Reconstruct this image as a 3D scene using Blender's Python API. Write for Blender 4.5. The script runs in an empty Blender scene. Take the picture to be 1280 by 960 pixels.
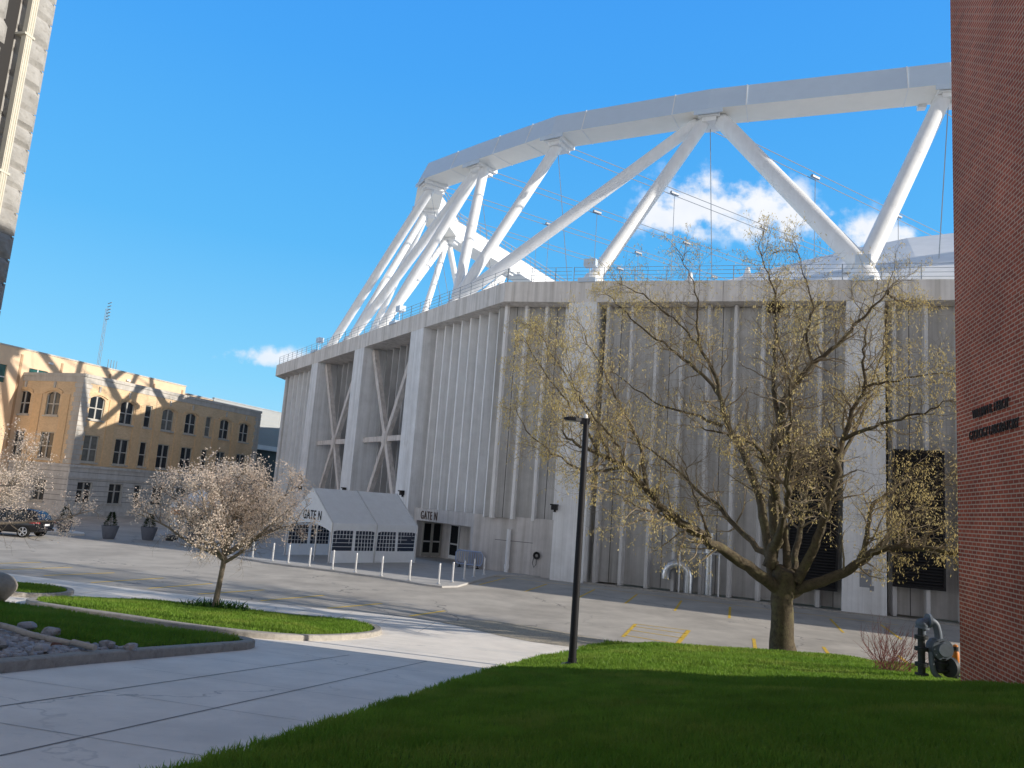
import bpy, bmesh, math, random
import numpy as np
from mathutils import Vector, Matrix, noise as mnoise
R = math.radians
random.seed(11)
rng = np.random.default_rng(5)
scene = bpy.context.scene
COL = scene.collection

# ------------------------------------------------------------------ mesh collector
class MB:
    def __init__(s):
        s.v = []; s.f = []; s.m = []; s.uv = {}
    def face(s, pts, m=0, uv=None):
        i = len(s.v); s.v.extend([tuple(p) for p in pts])
        if uv: s.uv[len(s.f)] = uv
        s.f.append(tuple(range(i, i+len(pts)))); s.m.append(m)
    def hexa(s, b, t, m=0):
        """b, t: four bottom and four top corners, counter-clockwise seen from above"""
        i = len(s.v); s.v.extend([tuple(p) for p in b]); s.v.extend([tuple(p) for p in t])
        for q in ((3,2,1,0),(4,5,6,7),(0,1,5,4),(1,2,6,5),(2,3,7,6),(3,0,4,7)):
            s.f.append(tuple(i+k for k in q)); s.m.append(m)
    def box(s, x0, x1, y0, y1, z0, z1, m=0):
        b = [(x0,y0),(x1,y0),(x1,y1),(x0,y1)]
        s.hexa([(x,y,z0) for x,y in b], [(x,y,z1) for x,y in b], m)
    def prism(s, poly, z0, z1, m=0):
        n = len(poly); i = len(s.v)
        s.v.extend([(p[0],p[1],z0) for p in poly]); s.v.extend([(p[0],p[1],z1) for p in poly])
        s.f.append(tuple(i+k for k in reversed(range(n)))); s.m.append(m)
        s.f.append(tuple(i+n+k for k in range(n))); s.m.append(m)
        for k in range(n):
            j = (k+1) % n
            s.f.append((i+k,i+j,i+n+j,i+n+k)); s.m.append(m)
    def tube(s, pts, rad, n=6, m=0, caps=True):
        pts = [Vector(p) for p in pts]
        if not hasattr(rad, '__len__'): rad = [rad]*len(pts)
        d = (pts[1]-pts[0]); d.normalize()
        a = d.orthogonal().normalized()
        base = len(s.v)
        for k, p in enumerate(pts):
            if 0 < k < len(pts)-1: t = (pts[k+1]-pts[k-1])
            elif k == 0: t = pts[1]-pts[0]
            else: t = pts[k]-pts[k-1]
            if t.length < 1e-9: t = d
            t = t.normalized()
            a = a - t*a.dot(t)
            if a.length < 1e-6: a = t.orthogonal()
            a.normalize(); b = t.cross(a)
            r = rad[k]
            for q in range(n):
                g = 2*math.pi*q/n
                c, sn = math.cos(g)*r, math.sin(g)*r
                s.v.append((p.x+a.x*c+b.x*sn, p.y+a.y*c+b.y*sn, p.z+a.z*c+b.z*sn))
        for k in range(len(pts)-1):
            o = base+k*n
            for q in range(n):
                w = (q+1) % n
                s.f.append((o+q, o+w, o+n+w, o+n+q)); s.m.append(m)
        if caps:
            s.f.append(tuple(base+q for q in reversed(range(n)))); s.m.append(m)
            o = base+(len(pts)-1)*n
            s.f.append(tuple(o+q for q in range(n))); s.m.append(m)
    def lathe(s, prof, c=(0,0,0), n=16, m=0):
        """prof: list of (r, z)"""
        base = len(s.v)
        for r, z in prof:
            for q in range(n):
                g = 2*math.pi*q/n
                s.v.append((c[0]+r*math.cos(g), c[1]+r*math.sin(g), c[2]+z))
        for k in range(len(prof)-1):
            o = base+k*n
            for q in range(n):
                w = (q+1) % n
                s.f.append((o+q,o+w,o+n+w,o+n+q)); s.m.append(m)
        s.f.append(tuple(base+q for q in reversed(range(n)))); s.m.append(m)
        o = base+(len(prof)-1)*n
        s.f.append(tuple(o+q for q in range(n))); s.m.append(m)
    def blob(s, c, rx, ry, rz, seed=0, amp=.25, n=10, fr=1.3, m=0):
        base = len(s.v); rings = max(5, n*2//3)
        for i in range(rings+1):
            ph = math.pi*i/rings
            for q in range(n):
                th = 2*math.pi*q/n
                d = Vector((math.sin(ph)*math.cos(th), math.sin(ph)*math.sin(th), math.cos(ph)))
                k = 1+amp*mnoise.noise(d*fr+Vector((seed*7.3, seed*3.1, seed)))*1.6
                s.v.append((c[0]+d.x*rx*k, c[1]+d.y*ry*k, c[2]+d.z*rz*k))
        for i in range(rings):
            for q in range(n):
                w = (q+1) % n
                s.f.append((base+i*n+q, base+(i+1)*n+q, base+(i+1)*n+w, base+i*n+w)); s.m.append(m)
    def data(s, name, mats, off=(0,0,0), smooth=False):
        me = bpy.data.meshes.new(name)
        ox, oy, oz = off
        me.from_pydata([(x-ox,y-oy,z-oz) for x,y,z in s.v], [], s.f)
        if not isinstance(mats, (list, tuple)): mats = [mats]
        for mt in mats: me.materials.append(mt)
        if len(mats) > 1: me.polygons.foreach_set('material_index', s.m)
        if s.uv:
            l = me.uv_layers.new(name='UVMap')
            for fi, uv in s.uv.items():
                p = me.polygons[fi]
                for k, li in enumerate(p.loop_indices): l.data[li].uv = uv[k]
        if smooth:
            me.polygons.foreach_set('use_smooth', [True]*len(me.polygons))
            try: me.set_sharp_from_angle(angle=R(40))
            except Exception: pass
        me.update()
        return me

ORIG = {}
def tag(o, label=None, cat=None, group=None, kind=None):
    if label: o['label'] = label
    if cat: o['category'] = cat
    if group: o['group'] = group
    if kind: o['kind'] = kind
    return o
def thing(name, loc, label, cat, group=None):
    o = bpy.data.objects.new(name, None); COL.objects.link(o)
    o.empty_display_size = .3
    o.location = loc; ORIG[o] = tuple(loc)
    return tag(o, label, cat, group)
def obj(name, mb, mats, parent=None, smooth=False, loc=(0,0,0), label=None):
    off = ORIG[parent] if parent is not None else loc
    o = bpy.data.objects.new(name, mb.data(name, mats, off, smooth)); COL.objects.link(o)
    if parent is not None: o.parent = parent
    else: o.location = loc
    ORIG[o] = off
    if label: o['label'] = label
    return o
def struct(name, mb, mats, smooth=False):
    return tag(obj(name, mb, mats, smooth=smooth), kind='structure')
def dup(root, loc, rotz=None, label=None, group=None, scale=None):
    r = root.copy(); COL.objects.link(r); r.location = loc
    if rotz is not None: r.rotation_euler = (0,0,rotz)
    if scale: r.scale = (scale,)*3
    if label: r['label'] = label
    if group: r['group'] = group
    for ch in list(root.children):
        c = ch.copy(); COL.objects.link(c); c.parent = r
        for g in list(ch.children):
            d = g.copy(); COL.objects.link(d); d.parent = c
    return r

# ------------------------------------------------------------------ materials
def lin(c): return tuple(c)+(1,)
def mat(name, col, rough=.8, var=.0, scale=2., bump=0., bscale=30., streak=0., spec=.3, metal=0., col2=None, thr=None,
        transl=0., detail=5., hv=0., mottles=()):
    m = bpy.data.materials.new(name); m.use_nodes = True
    nt = m.node_tree; N = nt.nodes; L = nt.links
    b = N['Principled BSDF']; out = N['Material Output']
    b.inputs['Roughness'].default_value = rough
    b.inputs['Specular IOR Level'].default_value = spec
    b.inputs['Metallic'].default_value = metal
    tc = N.new('ShaderNodeNewGeometry')
    cur = None
    def noise(sc, det=detail, mp=None):
        n = N.new('ShaderNodeTexNoise'); n.inputs['Scale'].default_value = sc; n.inputs['Detail'].default_value = det
        n.inputs['Roughness'].default_value = .6
        if mp:
            k = N.new('ShaderNodeMapping'); k.inputs['Scale'].default_value = mp
            L.new(tc.outputs['Position'], k.inputs['Vector']); L.new(k.outputs[0], n.inputs['Vector'])
        else: L.new(tc.outputs['Position'], n.inputs['Vector'])
        return n.outputs['Fac']
    def mix(fac, a, bb, mode='MIX'):
        x = N.new('ShaderNodeMix'); x.data_type = 'RGBA'; x.blend_type = mode
        if isinstance(fac, float): x.inputs['Factor'].default_value = fac
        else: L.new(fac, x.inputs['Factor'])
        for sock, val in ((x.inputs['A'], a), (x.inputs['B'], bb)):
            if isinstance(val, tuple): sock.default_value = lin(val)
            else: L.new(val, sock)
        return x.outputs['Result']
    def ramp(s, lo, hi):
        r = N.new('ShaderNodeMapRange'); r.inputs['From Min'].default_value = lo; r.inputs['From Max'].default_value = hi
        L.new(s, r.inputs['Value']); return r.outputs['Result']
    cur = tuple(col)
    if col2 is not None:
        lo, hi = thr or (.4, .6)
        cur = mix(ramp(noise(scale), lo, hi), tuple(col), tuple(col2))
    if var > 0:
        f = ramp(noise(scale*1.7+.3), .25, .75)
        cur = mix(f, mix(1., cur, (1-var,)*3, 'MULTIPLY'), mix(1., cur, (1+var,)*3, 'MULTIPLY'))
        f2 = ramp(noise(scale*14), .2, .8)
        cur = mix(f2, mix(1., cur, (1-var*.5,)*3, 'MULTIPLY'), cur)
    if streak > 0:
        f = ramp(noise(1.6, 4, (1.6,1.6,.06)), .42, .72)
        cur = mix(f, cur, mix(1., cur, (1-streak, 1-streak*1.05, 1-streak*1.15), 'MULTIPLY'))
        f = ramp(noise(1., 3, (5,5,.12)), .5, .8)
        cur = mix(f, cur, mix(1., cur, (1-streak*.8,)*3, 'MULTIPLY'))
    for (sc, lo, hi, c, amt) in mottles:
        f = ramp(noise(sc), lo, hi)
        mm = N.new('ShaderNodeMath'); mm.operation = 'MULTIPLY'; mm.inputs[1].default_value = amt; L.new(f, mm.inputs[0])
        mm.use_clamp = True
        cur = mix(mm.outputs[0], cur, tuple(c))
    if isinstance(cur, tuple): b.inputs['Base Color'].default_value = lin(cur)
    else: L.new(cur, b.inputs['Base Color'])
    if bump > 0:
        bp = N.new('ShaderNodeBump'); bp.inputs['Strength'].default_value = min(1, bump); bp.inputs['Distance'].default_value = .02
        L.new(noise(bscale, 6), bp.inputs['Height']); L.new(bp.outputs[0], b.inputs['Normal'])
    if transl > 0:
        t = N.new('ShaderNodeBsdfTranslucent'); ms = N.new('ShaderNodeMixShader'); ms.inputs[0].default_value = transl
        if isinstance(cur, tuple): t.inputs[0].default_value = lin(cur)
        else: L.new(cur, t.inputs[0])
        L.new(b.outputs[0], ms.inputs[1]); L.new(t.outputs[0], ms.inputs[2]); L.new(ms.outputs[0], out.inputs[0])
    return m

def brick_mat(name, c1, c2, mortar, bw, rh, ms, rough=.85, bump=.5, grime=.25):
    m = bpy.data.materials.new(name); m.use_nodes = True
    nt = m.node_tree; N = nt.nodes; L = nt.links
    b = N['Principled BSDF']; b.inputs['Roughness'].default_value = rough; b.inputs['Specular IOR Level'].default_value = .25
    uv = N.new('ShaderNodeUVMap'); uv.uv_map = 'UVMap'
    br = N.new('ShaderNodeTexBrick'); L.new(uv.outputs[0], br.inputs['Vector'])
    br.inputs['Color1'].default_value = lin(c1); br.inputs['Color2'].default_value = lin(c2); br.inputs['Mortar'].default_value = lin(mortar)
    br.inputs['Scale'].default_value = 1.; br.inputs['Brick Width'].default_value = bw; br.inputs['Row Height'].default_value = rh
    br.inputs['Mortar Size'].default_value = ms; br.inputs['Mortar Smooth'].default_value = .2
    br.inputs['Bias'].default_value = -.15
    g = N.new('ShaderNodeNewGeometry')
    n = N.new('ShaderNodeTexNoise'); n.inputs['Scale'].default_value = .7; n.inputs['Detail'].default_value = 6
    L.new(g.outputs['Position'], n.inputs['Vector'])
    r = N.new('ShaderNodeMapRange'); r.inputs['From Min'].default_value = .3; r.inputs['From Max'].default_value = .7
    r.inputs['To Min'].default_value = 1-grime; r.inputs['To Max'].default_value = 1+grime*.5
    L.new(n.outputs['Fac'], r.inputs['Value'])
    x = N.new('ShaderNodeMix'); x.data_type = 'RGBA'; x.blend_type = 'MULTIPLY'; x.inputs['Factor'].default_value = 1
    L.new(br.outputs['Color'], x.inputs['A']); L.new(r.outputs['Result'], x.inputs['B'])
    L.new(x.outputs['Result'], b.inputs['Base Color'])
    bp = N.new('ShaderNodeBump'); bp.inputs['Strength'].default_value = bump; bp.inputs['Distance'].default_value = .01; bp.invert = True
    L.new(br.outputs['Fac'], bp.inputs['Height']); L.new(bp.outputs[0], b.inputs['Normal'])
    return m

M = {}
M['asphalt'] = mat('asphalt', (.53,.49,.435), .9, .16, .25, .5, 90, col2=(.44,.405,.36), thr=(.45,.6),
                   mottles=((.6,.62,.75,(.32,.31,.295),.5),(3.,.66,.8,(.56,.53,.48),.5),(40.,.55,.8,(.33,.33,.325),.5)))
M['walk'] = mat('walk_concrete', (.94,.87,.775), .85, .10, .5, .3, 60, mottles=((.35,.55,.75,(.66,.64,.60),.6),(9.,.62,.75,(.58,.56,.52),.4),(60.,.6,.8,(.55,.53,.5),.4)))
M['joint'] = mat('joint_dark', (.30,.29,.28), .95)
M['kerb'] = mat('kerb_concrete', (.42,.39,.345), .9, .2, 3, .6, 40, mottles=((6.,.55,.7,(.2,.19,.17),.6),))
M['gravel'] = mat('gravel', (.56,.48,.36), .95, .25, 5, .8, 60, mottles=((14.,.5,.62,(.3,.27,.22),.7),(50.,.5,.6,(.65,.6,.5),.6)))
M['soil'] = mat('lawn_soil', (.05,.09,.015), .95, .3, 3, .5, 30)
M['earth'] = mat('earth', (.12,.12,.09), .95, .2, .2)
M['grass'] = mat('grass_blade', (.225,.375,.045), .55, .35, .8, transl=.5, spec=.25, mottles=((.55,.5,.66,(.36,.42,.08),.75),(.25,.48,.62,(.15,.29,.028),.75),(3.,.58,.7,(.15,.27,.03),.6),(38.,.60,.72,(.50,.44,.18),.6)))
M['yellow'] = mat('yellow_paint', (.78,.52,.07), .7, .2, 3, mottles=((8.,.55,.68,(.38,.33,.2),.7),))
M['yellow_worn'] = mat('worn_yellow_paint', (.90,.62,.12), .8, .15, 3, mottles=((6.,.58,.72,(.6,.52,.36),.5),))
M['concrete'] = mat('stadium_concrete', (.90,.895,.89), .88, .10, .35, .3, 12, streak=.2, mottles=((.7,.62,.8,(.5,.46,.42),.5),(6.,.68,.8,(.45,.42,.39),.5)))
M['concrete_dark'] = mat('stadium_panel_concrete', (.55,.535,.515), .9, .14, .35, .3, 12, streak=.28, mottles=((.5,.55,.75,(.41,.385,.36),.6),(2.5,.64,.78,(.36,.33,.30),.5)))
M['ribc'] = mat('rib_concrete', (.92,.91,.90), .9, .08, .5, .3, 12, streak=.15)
M['fascia'] = mat('fascia_concrete', (.84,.79,.74), .88, .10, .3, .25, 12, streak=.3, mottles=((.6,.6,.78,(.5,.42,.35),.6),))
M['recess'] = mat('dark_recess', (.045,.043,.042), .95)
M['jointc'] = mat('panel_joint_dark', (.12,.115,.11), .95)
M['steel_tan'] = mat('painted_steel_tan', (.78,.71,.655), .6, .12, 2, streak=.3)
M['white'] = mat('white_paint', (.89,.89,.88), .42, .05, .6, spec=.4, streak=.06)
M['soffit'] = mat('ring_soffit_bounce', (.95,.92,.85), .5, .03, .6)  # white steel; bounce light from the roof put into the cream colour
M['ring_face'] = mat('ring_face_shade', (.60,.70,.81), .42, .03, .6, spec=.4)  # white steel; blue sky shade put into the colour
M['membrane'] = mat('white_membrane', (.85,.85,.84), .5, .06, .4)
M['cable'] = mat('steel_cable', (.36,.38,.41), .4, metal=.2)
M['rail'] = mat('rail_grey', (.30,.34,.38), .5)
M['gutter'] = mat('gutter_grey', (.42,.46,.50), .5, .15, .3)
M['black'] = mat('black_metal', (.012,.012,.013), .5)
M['lampblack'] = mat('lamp_pole_black', (.014,.014,.018), .55, .15, 3, spec=.35)
M['louver'] = mat('black_louver', (.018,.018,.02), .5)
M['silver'] = mat('galvanised_duct', (.62,.65,.68), .28, .12, 3, metal=.85)
M['steel'] = mat('brushed_steel', (.66,.66,.66), .4, .1, 5, metal=.55)
M['glass'] = mat('dark_glass', (.018,.024,.03), .06, spec=.8)
M['doorglass'] = mat('door_glass', (.02,.022,.025), .25, spec=.15)
M['glass2'] = mat('dull_glass', (.06,.07,.075), .12, .3, 1.2, spec=.7)
M['glass3'] = mat('blind_reflect_glass', (.20,.20,.18), .25, .3, 1.1, spec=.5)  # pale colour carries both blinds and bright reflections in the panes
M['greenglass'] = mat('green_tinted_glass', (.03,.12,.115), .08, spec=.8)
M['frame'] = mat('window_frame_paint', (.52,.50,.45), .6, .06, 2)
M['tentwhite'] = mat('tent_vinyl', (.95,.965,.98), .5, .06, 1.2, bump=.35, bscale=2.2, transl=.3)
M['bronze'] = mat('bronze_lettering', (.05,.043,.04), .5)
M['letter'] = mat('black_lettering', (.02,.02,.022), .6)
M['rust'] = mat('rust_brown_lettering', (.09,.05,.035), .7)
M['barrier'] = mat('barrier_blue_grey', (.42,.50,.68), .6, .1, 3)
M['limestone'] = mat('limestone', (.60,.56,.50), .9, .12, .8, .3, 10, streak=.15)
M['stone'] = mat('grey_rough_stone', (.44,.425,.395), .95, .22, 1.1, .9, 9, mottles=((3.,.55,.7,(.30,.28,.25),.6),(12.,.6,.72,(.22,.21,.19),.5)))
M['mortar'] = mat('stone_mortar', (.36,.34,.31), .95, .1, 3)
M['cream'] = mat('cream_painted_metal', (.68,.64,.53), .5, .06, 2)
M['stucco'] = mat('tan_stucco', (.82,.60,.40), .9, .07, .5, .3, 20)
M['metalclad'] = mat('grey_metal_cladding', (.44,.45,.44), .5, .05, .6)
M['darkclad'] = mat('dark_cladding', (.03,.033,.04), .4)
M['roofdark'] = mat('roof_dark', (.12,.12,.12), .9)
M['bark'] = mat('locust_bark', (.125,.10,.066), .95, .3, 5, .9, 22, mottles=((2.2,.52,.66,(.16,.145,.07),.7),(7.,.55,.7,(.05,.042,.034),.7)))
M['twig'] = mat('locust_twig', (.31,.25,.17), .9, .25, 2)
M['bud'] = mat('khaki_catkin', (.80,.64,.27), .8, .3, 1.2, transl=.4, mottles=((.9,.5,.7,(.72,.66,.40),.6),))
M['bark2'] = mat('pale_bark', (.27,.225,.175), .9, .25, 8, .6, 30)
M['blossom'] = mat('pale_blossom', (.95,.80,.655), .8, .08, 1.5, transl=.5, mottles=((1.4,.45,.65,(.93,.74,.61),.6),(30.,.6,.75,(.42,.36,.16),.5)))
M['conifer'] = mat('conifer_green', (.03,.055,.022), .9, .4, 6)
M['leaf'] = mat('leaf_green', (.05,.13,.02), .6, .3, 6, transl=.3)
M['pot'] = mat('grey_planter', (.17,.18,.21), .7, .1, 3)
M['redtwig'] = mat('red_twig', (.36,.13,.11), .8, .3, 2, mottles=((1.6,.5,.65,(.26,.19,.12),.8),))
M['greypipe'] = mat('grey_pipe_paint', (.16,.19,.23), .5, .15, 6)
M['darkpipe'] = mat('dark_pipe', (.045,.048,.05), .6, .2, 6)
M['orange'] = mat('orange_plastic', (.75,.25,.04), .5)
M['rock'] = mat('river_rock', (.42,.43,.45), .85, .2, 2, .4, 12, mottles=((5.,.56,.64,(.34,.27,.22),.7),(6.5,.52,.6,(.60,.60,.60),.7),(8.,.56,.64,(.2,.21,.22),.7)))
M['boulder'] = mat('tan_boulder', (.42,.37,.31), .95, .2, 2, .9, 14)
M['log'] = mat('pale_weathered_wood', (.55,.52,.47), .9, .15, 4, .5, 20, mottles=((5.,.58,.68,(.2,.17,.14),.7),))
M['carpaint'] = mat('black_car_paint', (.008,.009,.012), .18, spec=.6)
M['tyre'] = mat('tyre_rubber', (.012,.012,.012), .9)
M['alloy'] = mat('alloy_wheel', (.65,.66,.68), .3, metal=.8)
M['tail'] = mat('tail_light_red', (.55,.01,.015), .2, spec=.6)
M['plate'] = mat('white_plate', (.75,.76,.78), .5)
M['nest'] = mat('nest_twigs', (.05,.036,.025), 1.)
M['redbrick'] = brick_mat('red_brick', (.56,.115,.055), (.34,.074,.040), (.70,.44,.30), .215, .075, .011, bump=.6)
M['tanbrick'] = brick_mat('tan_brick', (.84,.60,.35), (.72,.49,.27), (.72,.58,.42), .22, .08, .010, bump=.3, grime=.12)

def add_cracks(m, scale, width, col, amt):
    nt=m.node_tree; N=nt.nodes; L=nt.links; b=N['Principled BSDF']; g=N.new('ShaderNodeNewGeometry')
    n=N.new('ShaderNodeTexNoise'); n.inputs['Scale'].default_value=1.6; n.inputs['Detail'].default_value=6; L.new(g.outputs['Position'],n.inputs['Vector'])
    a=N.new('ShaderNodeVectorMath'); a.operation='MULTIPLY_ADD'; a.inputs[1].default_value=(1.3,1.3,0); L.new(n.outputs['Color'],a.inputs[0]); L.new(g.outputs['Position'],a.inputs[2])
    v=N.new('ShaderNodeTexVoronoi'); v.feature='DISTANCE_TO_EDGE'; v.voronoi_dimensions='2D'; v.inputs['Scale'].default_value=scale; L.new(a.outputs[0],v.inputs['Vector'])
    r=N.new('ShaderNodeMapRange'); r.inputs['From Min'].default_value=width; r.inputs['From Max'].default_value=width*.3; r.inputs['To Max'].default_value=amt; L.new(v.outputs['Distance'],r.inputs['Value'])
    n2=N.new('ShaderNodeTexNoise'); n2.inputs['Scale'].default_value=.23; L.new(g.outputs['Position'],n2.inputs['Vector'])
    r2=N.new('ShaderNodeMapRange'); r2.inputs['From Min'].default_value=.42; r2.inputs['From Max'].default_value=.6; L.new(n2.outputs['Fac'],r2.inputs['Value'])
    mu=N.new('ShaderNodeMath'); mu.operation='MULTIPLY'; L.new(r.outputs[0],mu.inputs[0]); L.new(r2.outputs[0],mu.inputs[1])
    x=N.new('ShaderNodeMix'); x.data_type='RGBA'; L.new(mu.outputs[0],x.inputs['Factor'])
    L.new(b.inputs['Base Color'].links[0].from_socket,x.inputs['A']); x.inputs['B'].default_value=lin(col); L.new(x.outputs['Result'],b.inputs['Base Color'])
add_cracks(M['asphalt'],.16,.009,(.17,.165,.16),.8)
add_cracks(M['walk'],.13,.005,(.4,.38,.36),.6)
# ------------------------------------------------------------------ wall frames
class Fr:
    """plan line p0->p1; u along it, o outward (n), z up"""
    def __init__(s, p0, p1, side=1):
        s.p = Vector(p0); d = Vector(p1)-s.p; s.len = d.length; s.d = d/s.len
        s.n = Vector((s.d.y, -s.d.x))*side
    def P(s, u, o, z):
        q = s.p+s.d*u+s.n*o
        return (q.x, q.y, z)
    def box(s, mb, u0, u1, o0, o1, z0, z1, m=0, ub=None, z0b=None, z1b=None):
        a, b = ub if ub else (u0, u1)
        z0b = z0 if z0b is None else z0b; z1b = z1 if z1b is None else z1b
        mb.hexa([s.P(a,o0,z0), s.P(b,o0,z0b), s.P(b,o1,z0b), s.P(a,o1,z0)],
                [s.P(u0,o0,z1), s.P(u1,o0,z1b), s.P(u1,o1,z1b), s.P(u0,o1,z1)], m)

def wall_open(mb, fr, u0, u1, z0, z1, ops, depth=.25, o=0., m=0, mr=None, arch=True):
    """front skin of a wall with rectangular openings and their reveals; ops: (ua, ub, za, zb, arched)"""
    mr = m if mr is None else mr
    us = sorted({u0,u1,*[a for p in ops for a in p[:2]]}); zs = sorted({z0,z1,*[a for p in ops for a in p[2:4]]})
    for i in range(len(us)-1):
        for k in range(len(zs)-1):
            uc, zc = (us[i]+us[i+1])/2, (zs[k]+zs[k+1])/2
            if uc < u0 or uc > u1 or zc < z0 or zc > z1: continue
            if any(p[0] < uc < p[1] and p[2] < zc < p[3] for p in ops): continue
            a,b,c,d = us[i],us[i+1],zs[k],zs[k+1]
            mb.face([fr.P(a,o,c),fr.P(b,o,c),fr.P(b,o,d),fr.P(a,o,d)], m, [(a,c),(b,c),(b,d),(a,d)])
    for p in ops:
        a,b,c,d = p[:4]
        mb.face([fr.P(a,o,c),fr.P(a,o-depth,c),fr.P(a,o-depth,d),fr.P(a,o,d)], mr, [(0,c),(depth,c),(depth,d),(0,d)])
        mb.face([fr.P(b,o-depth,c),fr.P(b,o,c),fr.P(b,o,d),fr.P(b,o-depth,d)], mr, [(0,c),(depth,c),(depth,d),(0,d)])
        mb.face([fr.P(a,o,d),fr.P(b,o,d),fr.P(b,o-depth,d),fr.P(a,o-depth,d)], mr, [(a,0),(b,0),(b,depth),(a,depth)])
        mb.face([fr.P(a,o-depth,c),fr.P(b,o-depth,c),fr.P(b,o,c),fr.P(a,o,c)], mr, [(a,0),(b,0),(b,depth),(a,depth)])
        if len(p) > 4 and p[4]:
            rise = .32; w = b-a; n = 8
            def hz(t): return d-rise*(2*t-1)**2
            for k in range(n):
                t0,t1 = k/n,(k+1)/n
                q = [(a+w*t0,hz(t0)),(a+w*t1,hz(t1)),(a+w*t1,d),(a+w*t0,d)]
                if abs(hz(t0)-d) < 1e-6: q = q[:3]
                if abs(hz(t1)-d) < 1e-6: q = [q[0],q[1],q[3]]
                mb.face([fr.P(x,o+.002,z) for x,z in q], m, q)
                e = [(a+w*t0,hz(t0)),(a+w*t1,hz(t1))]
                mb.face([fr.P(e[0][0],o,e[0][1]),fr.P(e[0][0],o-depth,e[0][1]),fr.P(e[1][0],o-depth,e[1][1]),fr.P(e[1][0],o,e[1][1])], mr, [(0,0),(depth,0),(depth,.2),(0,.2)])

def text_mesh(name, s, size, ext, fr, u, o, z, m, parent, bold=0., spacing=1., xs=1., slope=None):
    c = bpy.data.curves.new(name, 'FONT'); c.body = s; c.size = size; c.extrude = ext; c.offset = bold; c.space_character = spacing
    t = bpy.data.objects.new(name+'_c', c); COL.objects.link(t)
    bpy.context.view_layer.update()
    me = bpy.data.meshes.new_from_object(t.evaluated_get(bpy.context.evaluated_depsgraph_get()))
    bpy.data.objects.remove(t); bpy.data.curves.remove(c)
    me.name = name; off = Vector(ORIG[parent])
    for v in me.vertices:
        v.co = Vector(fr.P(u+v.co.x*xs, o+v.co.z, z+v.co.y))-off
    me.materials.clear(); me.materials.append(m); me.update()
    ob = bpy.data.objects.new(name, me); COL.objects.link(ob); ob.parent = parent; ORIG[ob] = ORIG[parent]
    return ob

# ------------------------------------------------------------------ terrain
def zt(x, y):
    a = .97*y+.24*x; z = 2.6-.115*a
    return (z+math.sqrt(z*z+.01))/2
YE = [-8,6.58,7.96,10.49,12.88,16.88,21.58,24.72,25.4]; XE = [-5.9,-2.26,-1.92,-1.34,-.78,.11,1.41,2.95,3.6]
def ss(t): t = max(0., min(1., t)); return t*t*(3-2*t)
def xe(y): return float(np.interp(y, YE, XE))
def zl(x, y):
    d = max(0, min(9, x-xe(y)))
    return zt(x,y)+.02+.115*d*max(0,min(1,(25-y)/14))+.30*ss(d/2.5)*ss((25.4-y)/1.6)*ss((y-15)/6)*ss((13-x)/3)

# ground sheet reaching the horizon
mb = MB(); mb.face([(-3000,-3000,-.02),(3000,-3000,-.02),(3000,3000,-.02),(-3000,3000,-.02)])
struct('ground', mb, M['earth'])
mb = MB(); mb.face([(-140,20,.0),(120,20,.0),(120,150,.0),(-140,150,.0)])
struct('parking_lot', mb, M['asphalt'])
# walkway and pavement: one sloping concrete sheet down to the lot edge
LX = [-60,-19.6,-15.6,-12.8,-9.8,-6.2,-3.1,-1.5,-.3,1.0,2.3,4.2]; LY = [42.2,31.4,30.3,29.5,28.9,28.3,27.8,27.0,26.0,25.2,24.8,24.6]
mb = MB(); nx, ny = 74, 60
xs = np.concatenate([np.linspace(-60,-20,20,endpoint=False), np.linspace(-20,5,55)])
grid = []
for x in xs:
    y1 = float(np.interp(x, LX, LY)); row = []
    for j in range(ny+1):
        y = -12+(y1+12)*j/ny
        row.append((float(x), y, zt(x,y)+.01))
    grid.append(row)
for i in range(len(xs)-1):
    for j in range(ny):
        mb.face([grid[i][j],grid[i+1][j],grid[i+1][j+1],grid[i][j+1]])
walk = struct('walkway', mb, M['walk'])
bm = bmesh.new(); bm.from_mesh(walk.data); bmesh.ops.remove_doubles(bm, verts=bm.verts, dist=1e-4); bm.to_mesh(walk.data); bm.free()
walk.data.polygons.foreach_set('use_smooth', [True]*len(walk.data.polygons))
# gravel apron
mb = MB(); gp = [(-1.8,27.3),(-.9,28.2),(-.1,28.45),(1.1,27.9),(2.3,27.15),(3.4,26.3),(4.6,25.4),(4.4,24.3),(2.8,24.2),(1.2,24.7),(.2,25.4),(-.7,26.3)]
gc = (1.2,26.2)
for k in range(len(gp)):
    a, b = gp[k], gp[(k+1)%len(gp)]
    mb.face([(gc[0],gc[1],.05),(a[0],a[1],zt(*a)+.016),(b[0],b[1],zt(*b)+.016)])
struct('gravel_apron', mb, M['gravel'])
# scored joints of the walkway
mb = MB()
def strip_line(mb, pts, w, zf, m=0):
    pts = [Vector(p) for p in pts]
    for a, b in zip(pts[:-1], pts[1:]):
        d = (b-a).normalized(); n = Vector((-d.y,d.x))*w/2
        mb.face([(q.x,q.y,zf(q.x,q.y)) for q in (a-n,b-n,b+n,a+n)], m)
ax = Vector((.24,.97)).normalized(); cr = Vector((.97,-.24)).normalized()
def line_pts(a, b, n=14):
    a, b = Vector(a), Vector(b); return [a+(b-a)*k/n for k in range(n+1)]
zw = lambda x,y: zt(x,y)+.014
ax=Vector((.207,.978)).normalized(); cr=Vector((.978,-.207))
for o in (Vector((-3.28,8.2)),Vector((-4.30,10.55))):
    strip_line(mb, line_pts(o-ax*9, o+ax*(9.2 if o.x>-4 else 6.4), 30), .026, zw)
struct('walkway_joints', mb, M['joint']); mb=MB()
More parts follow.
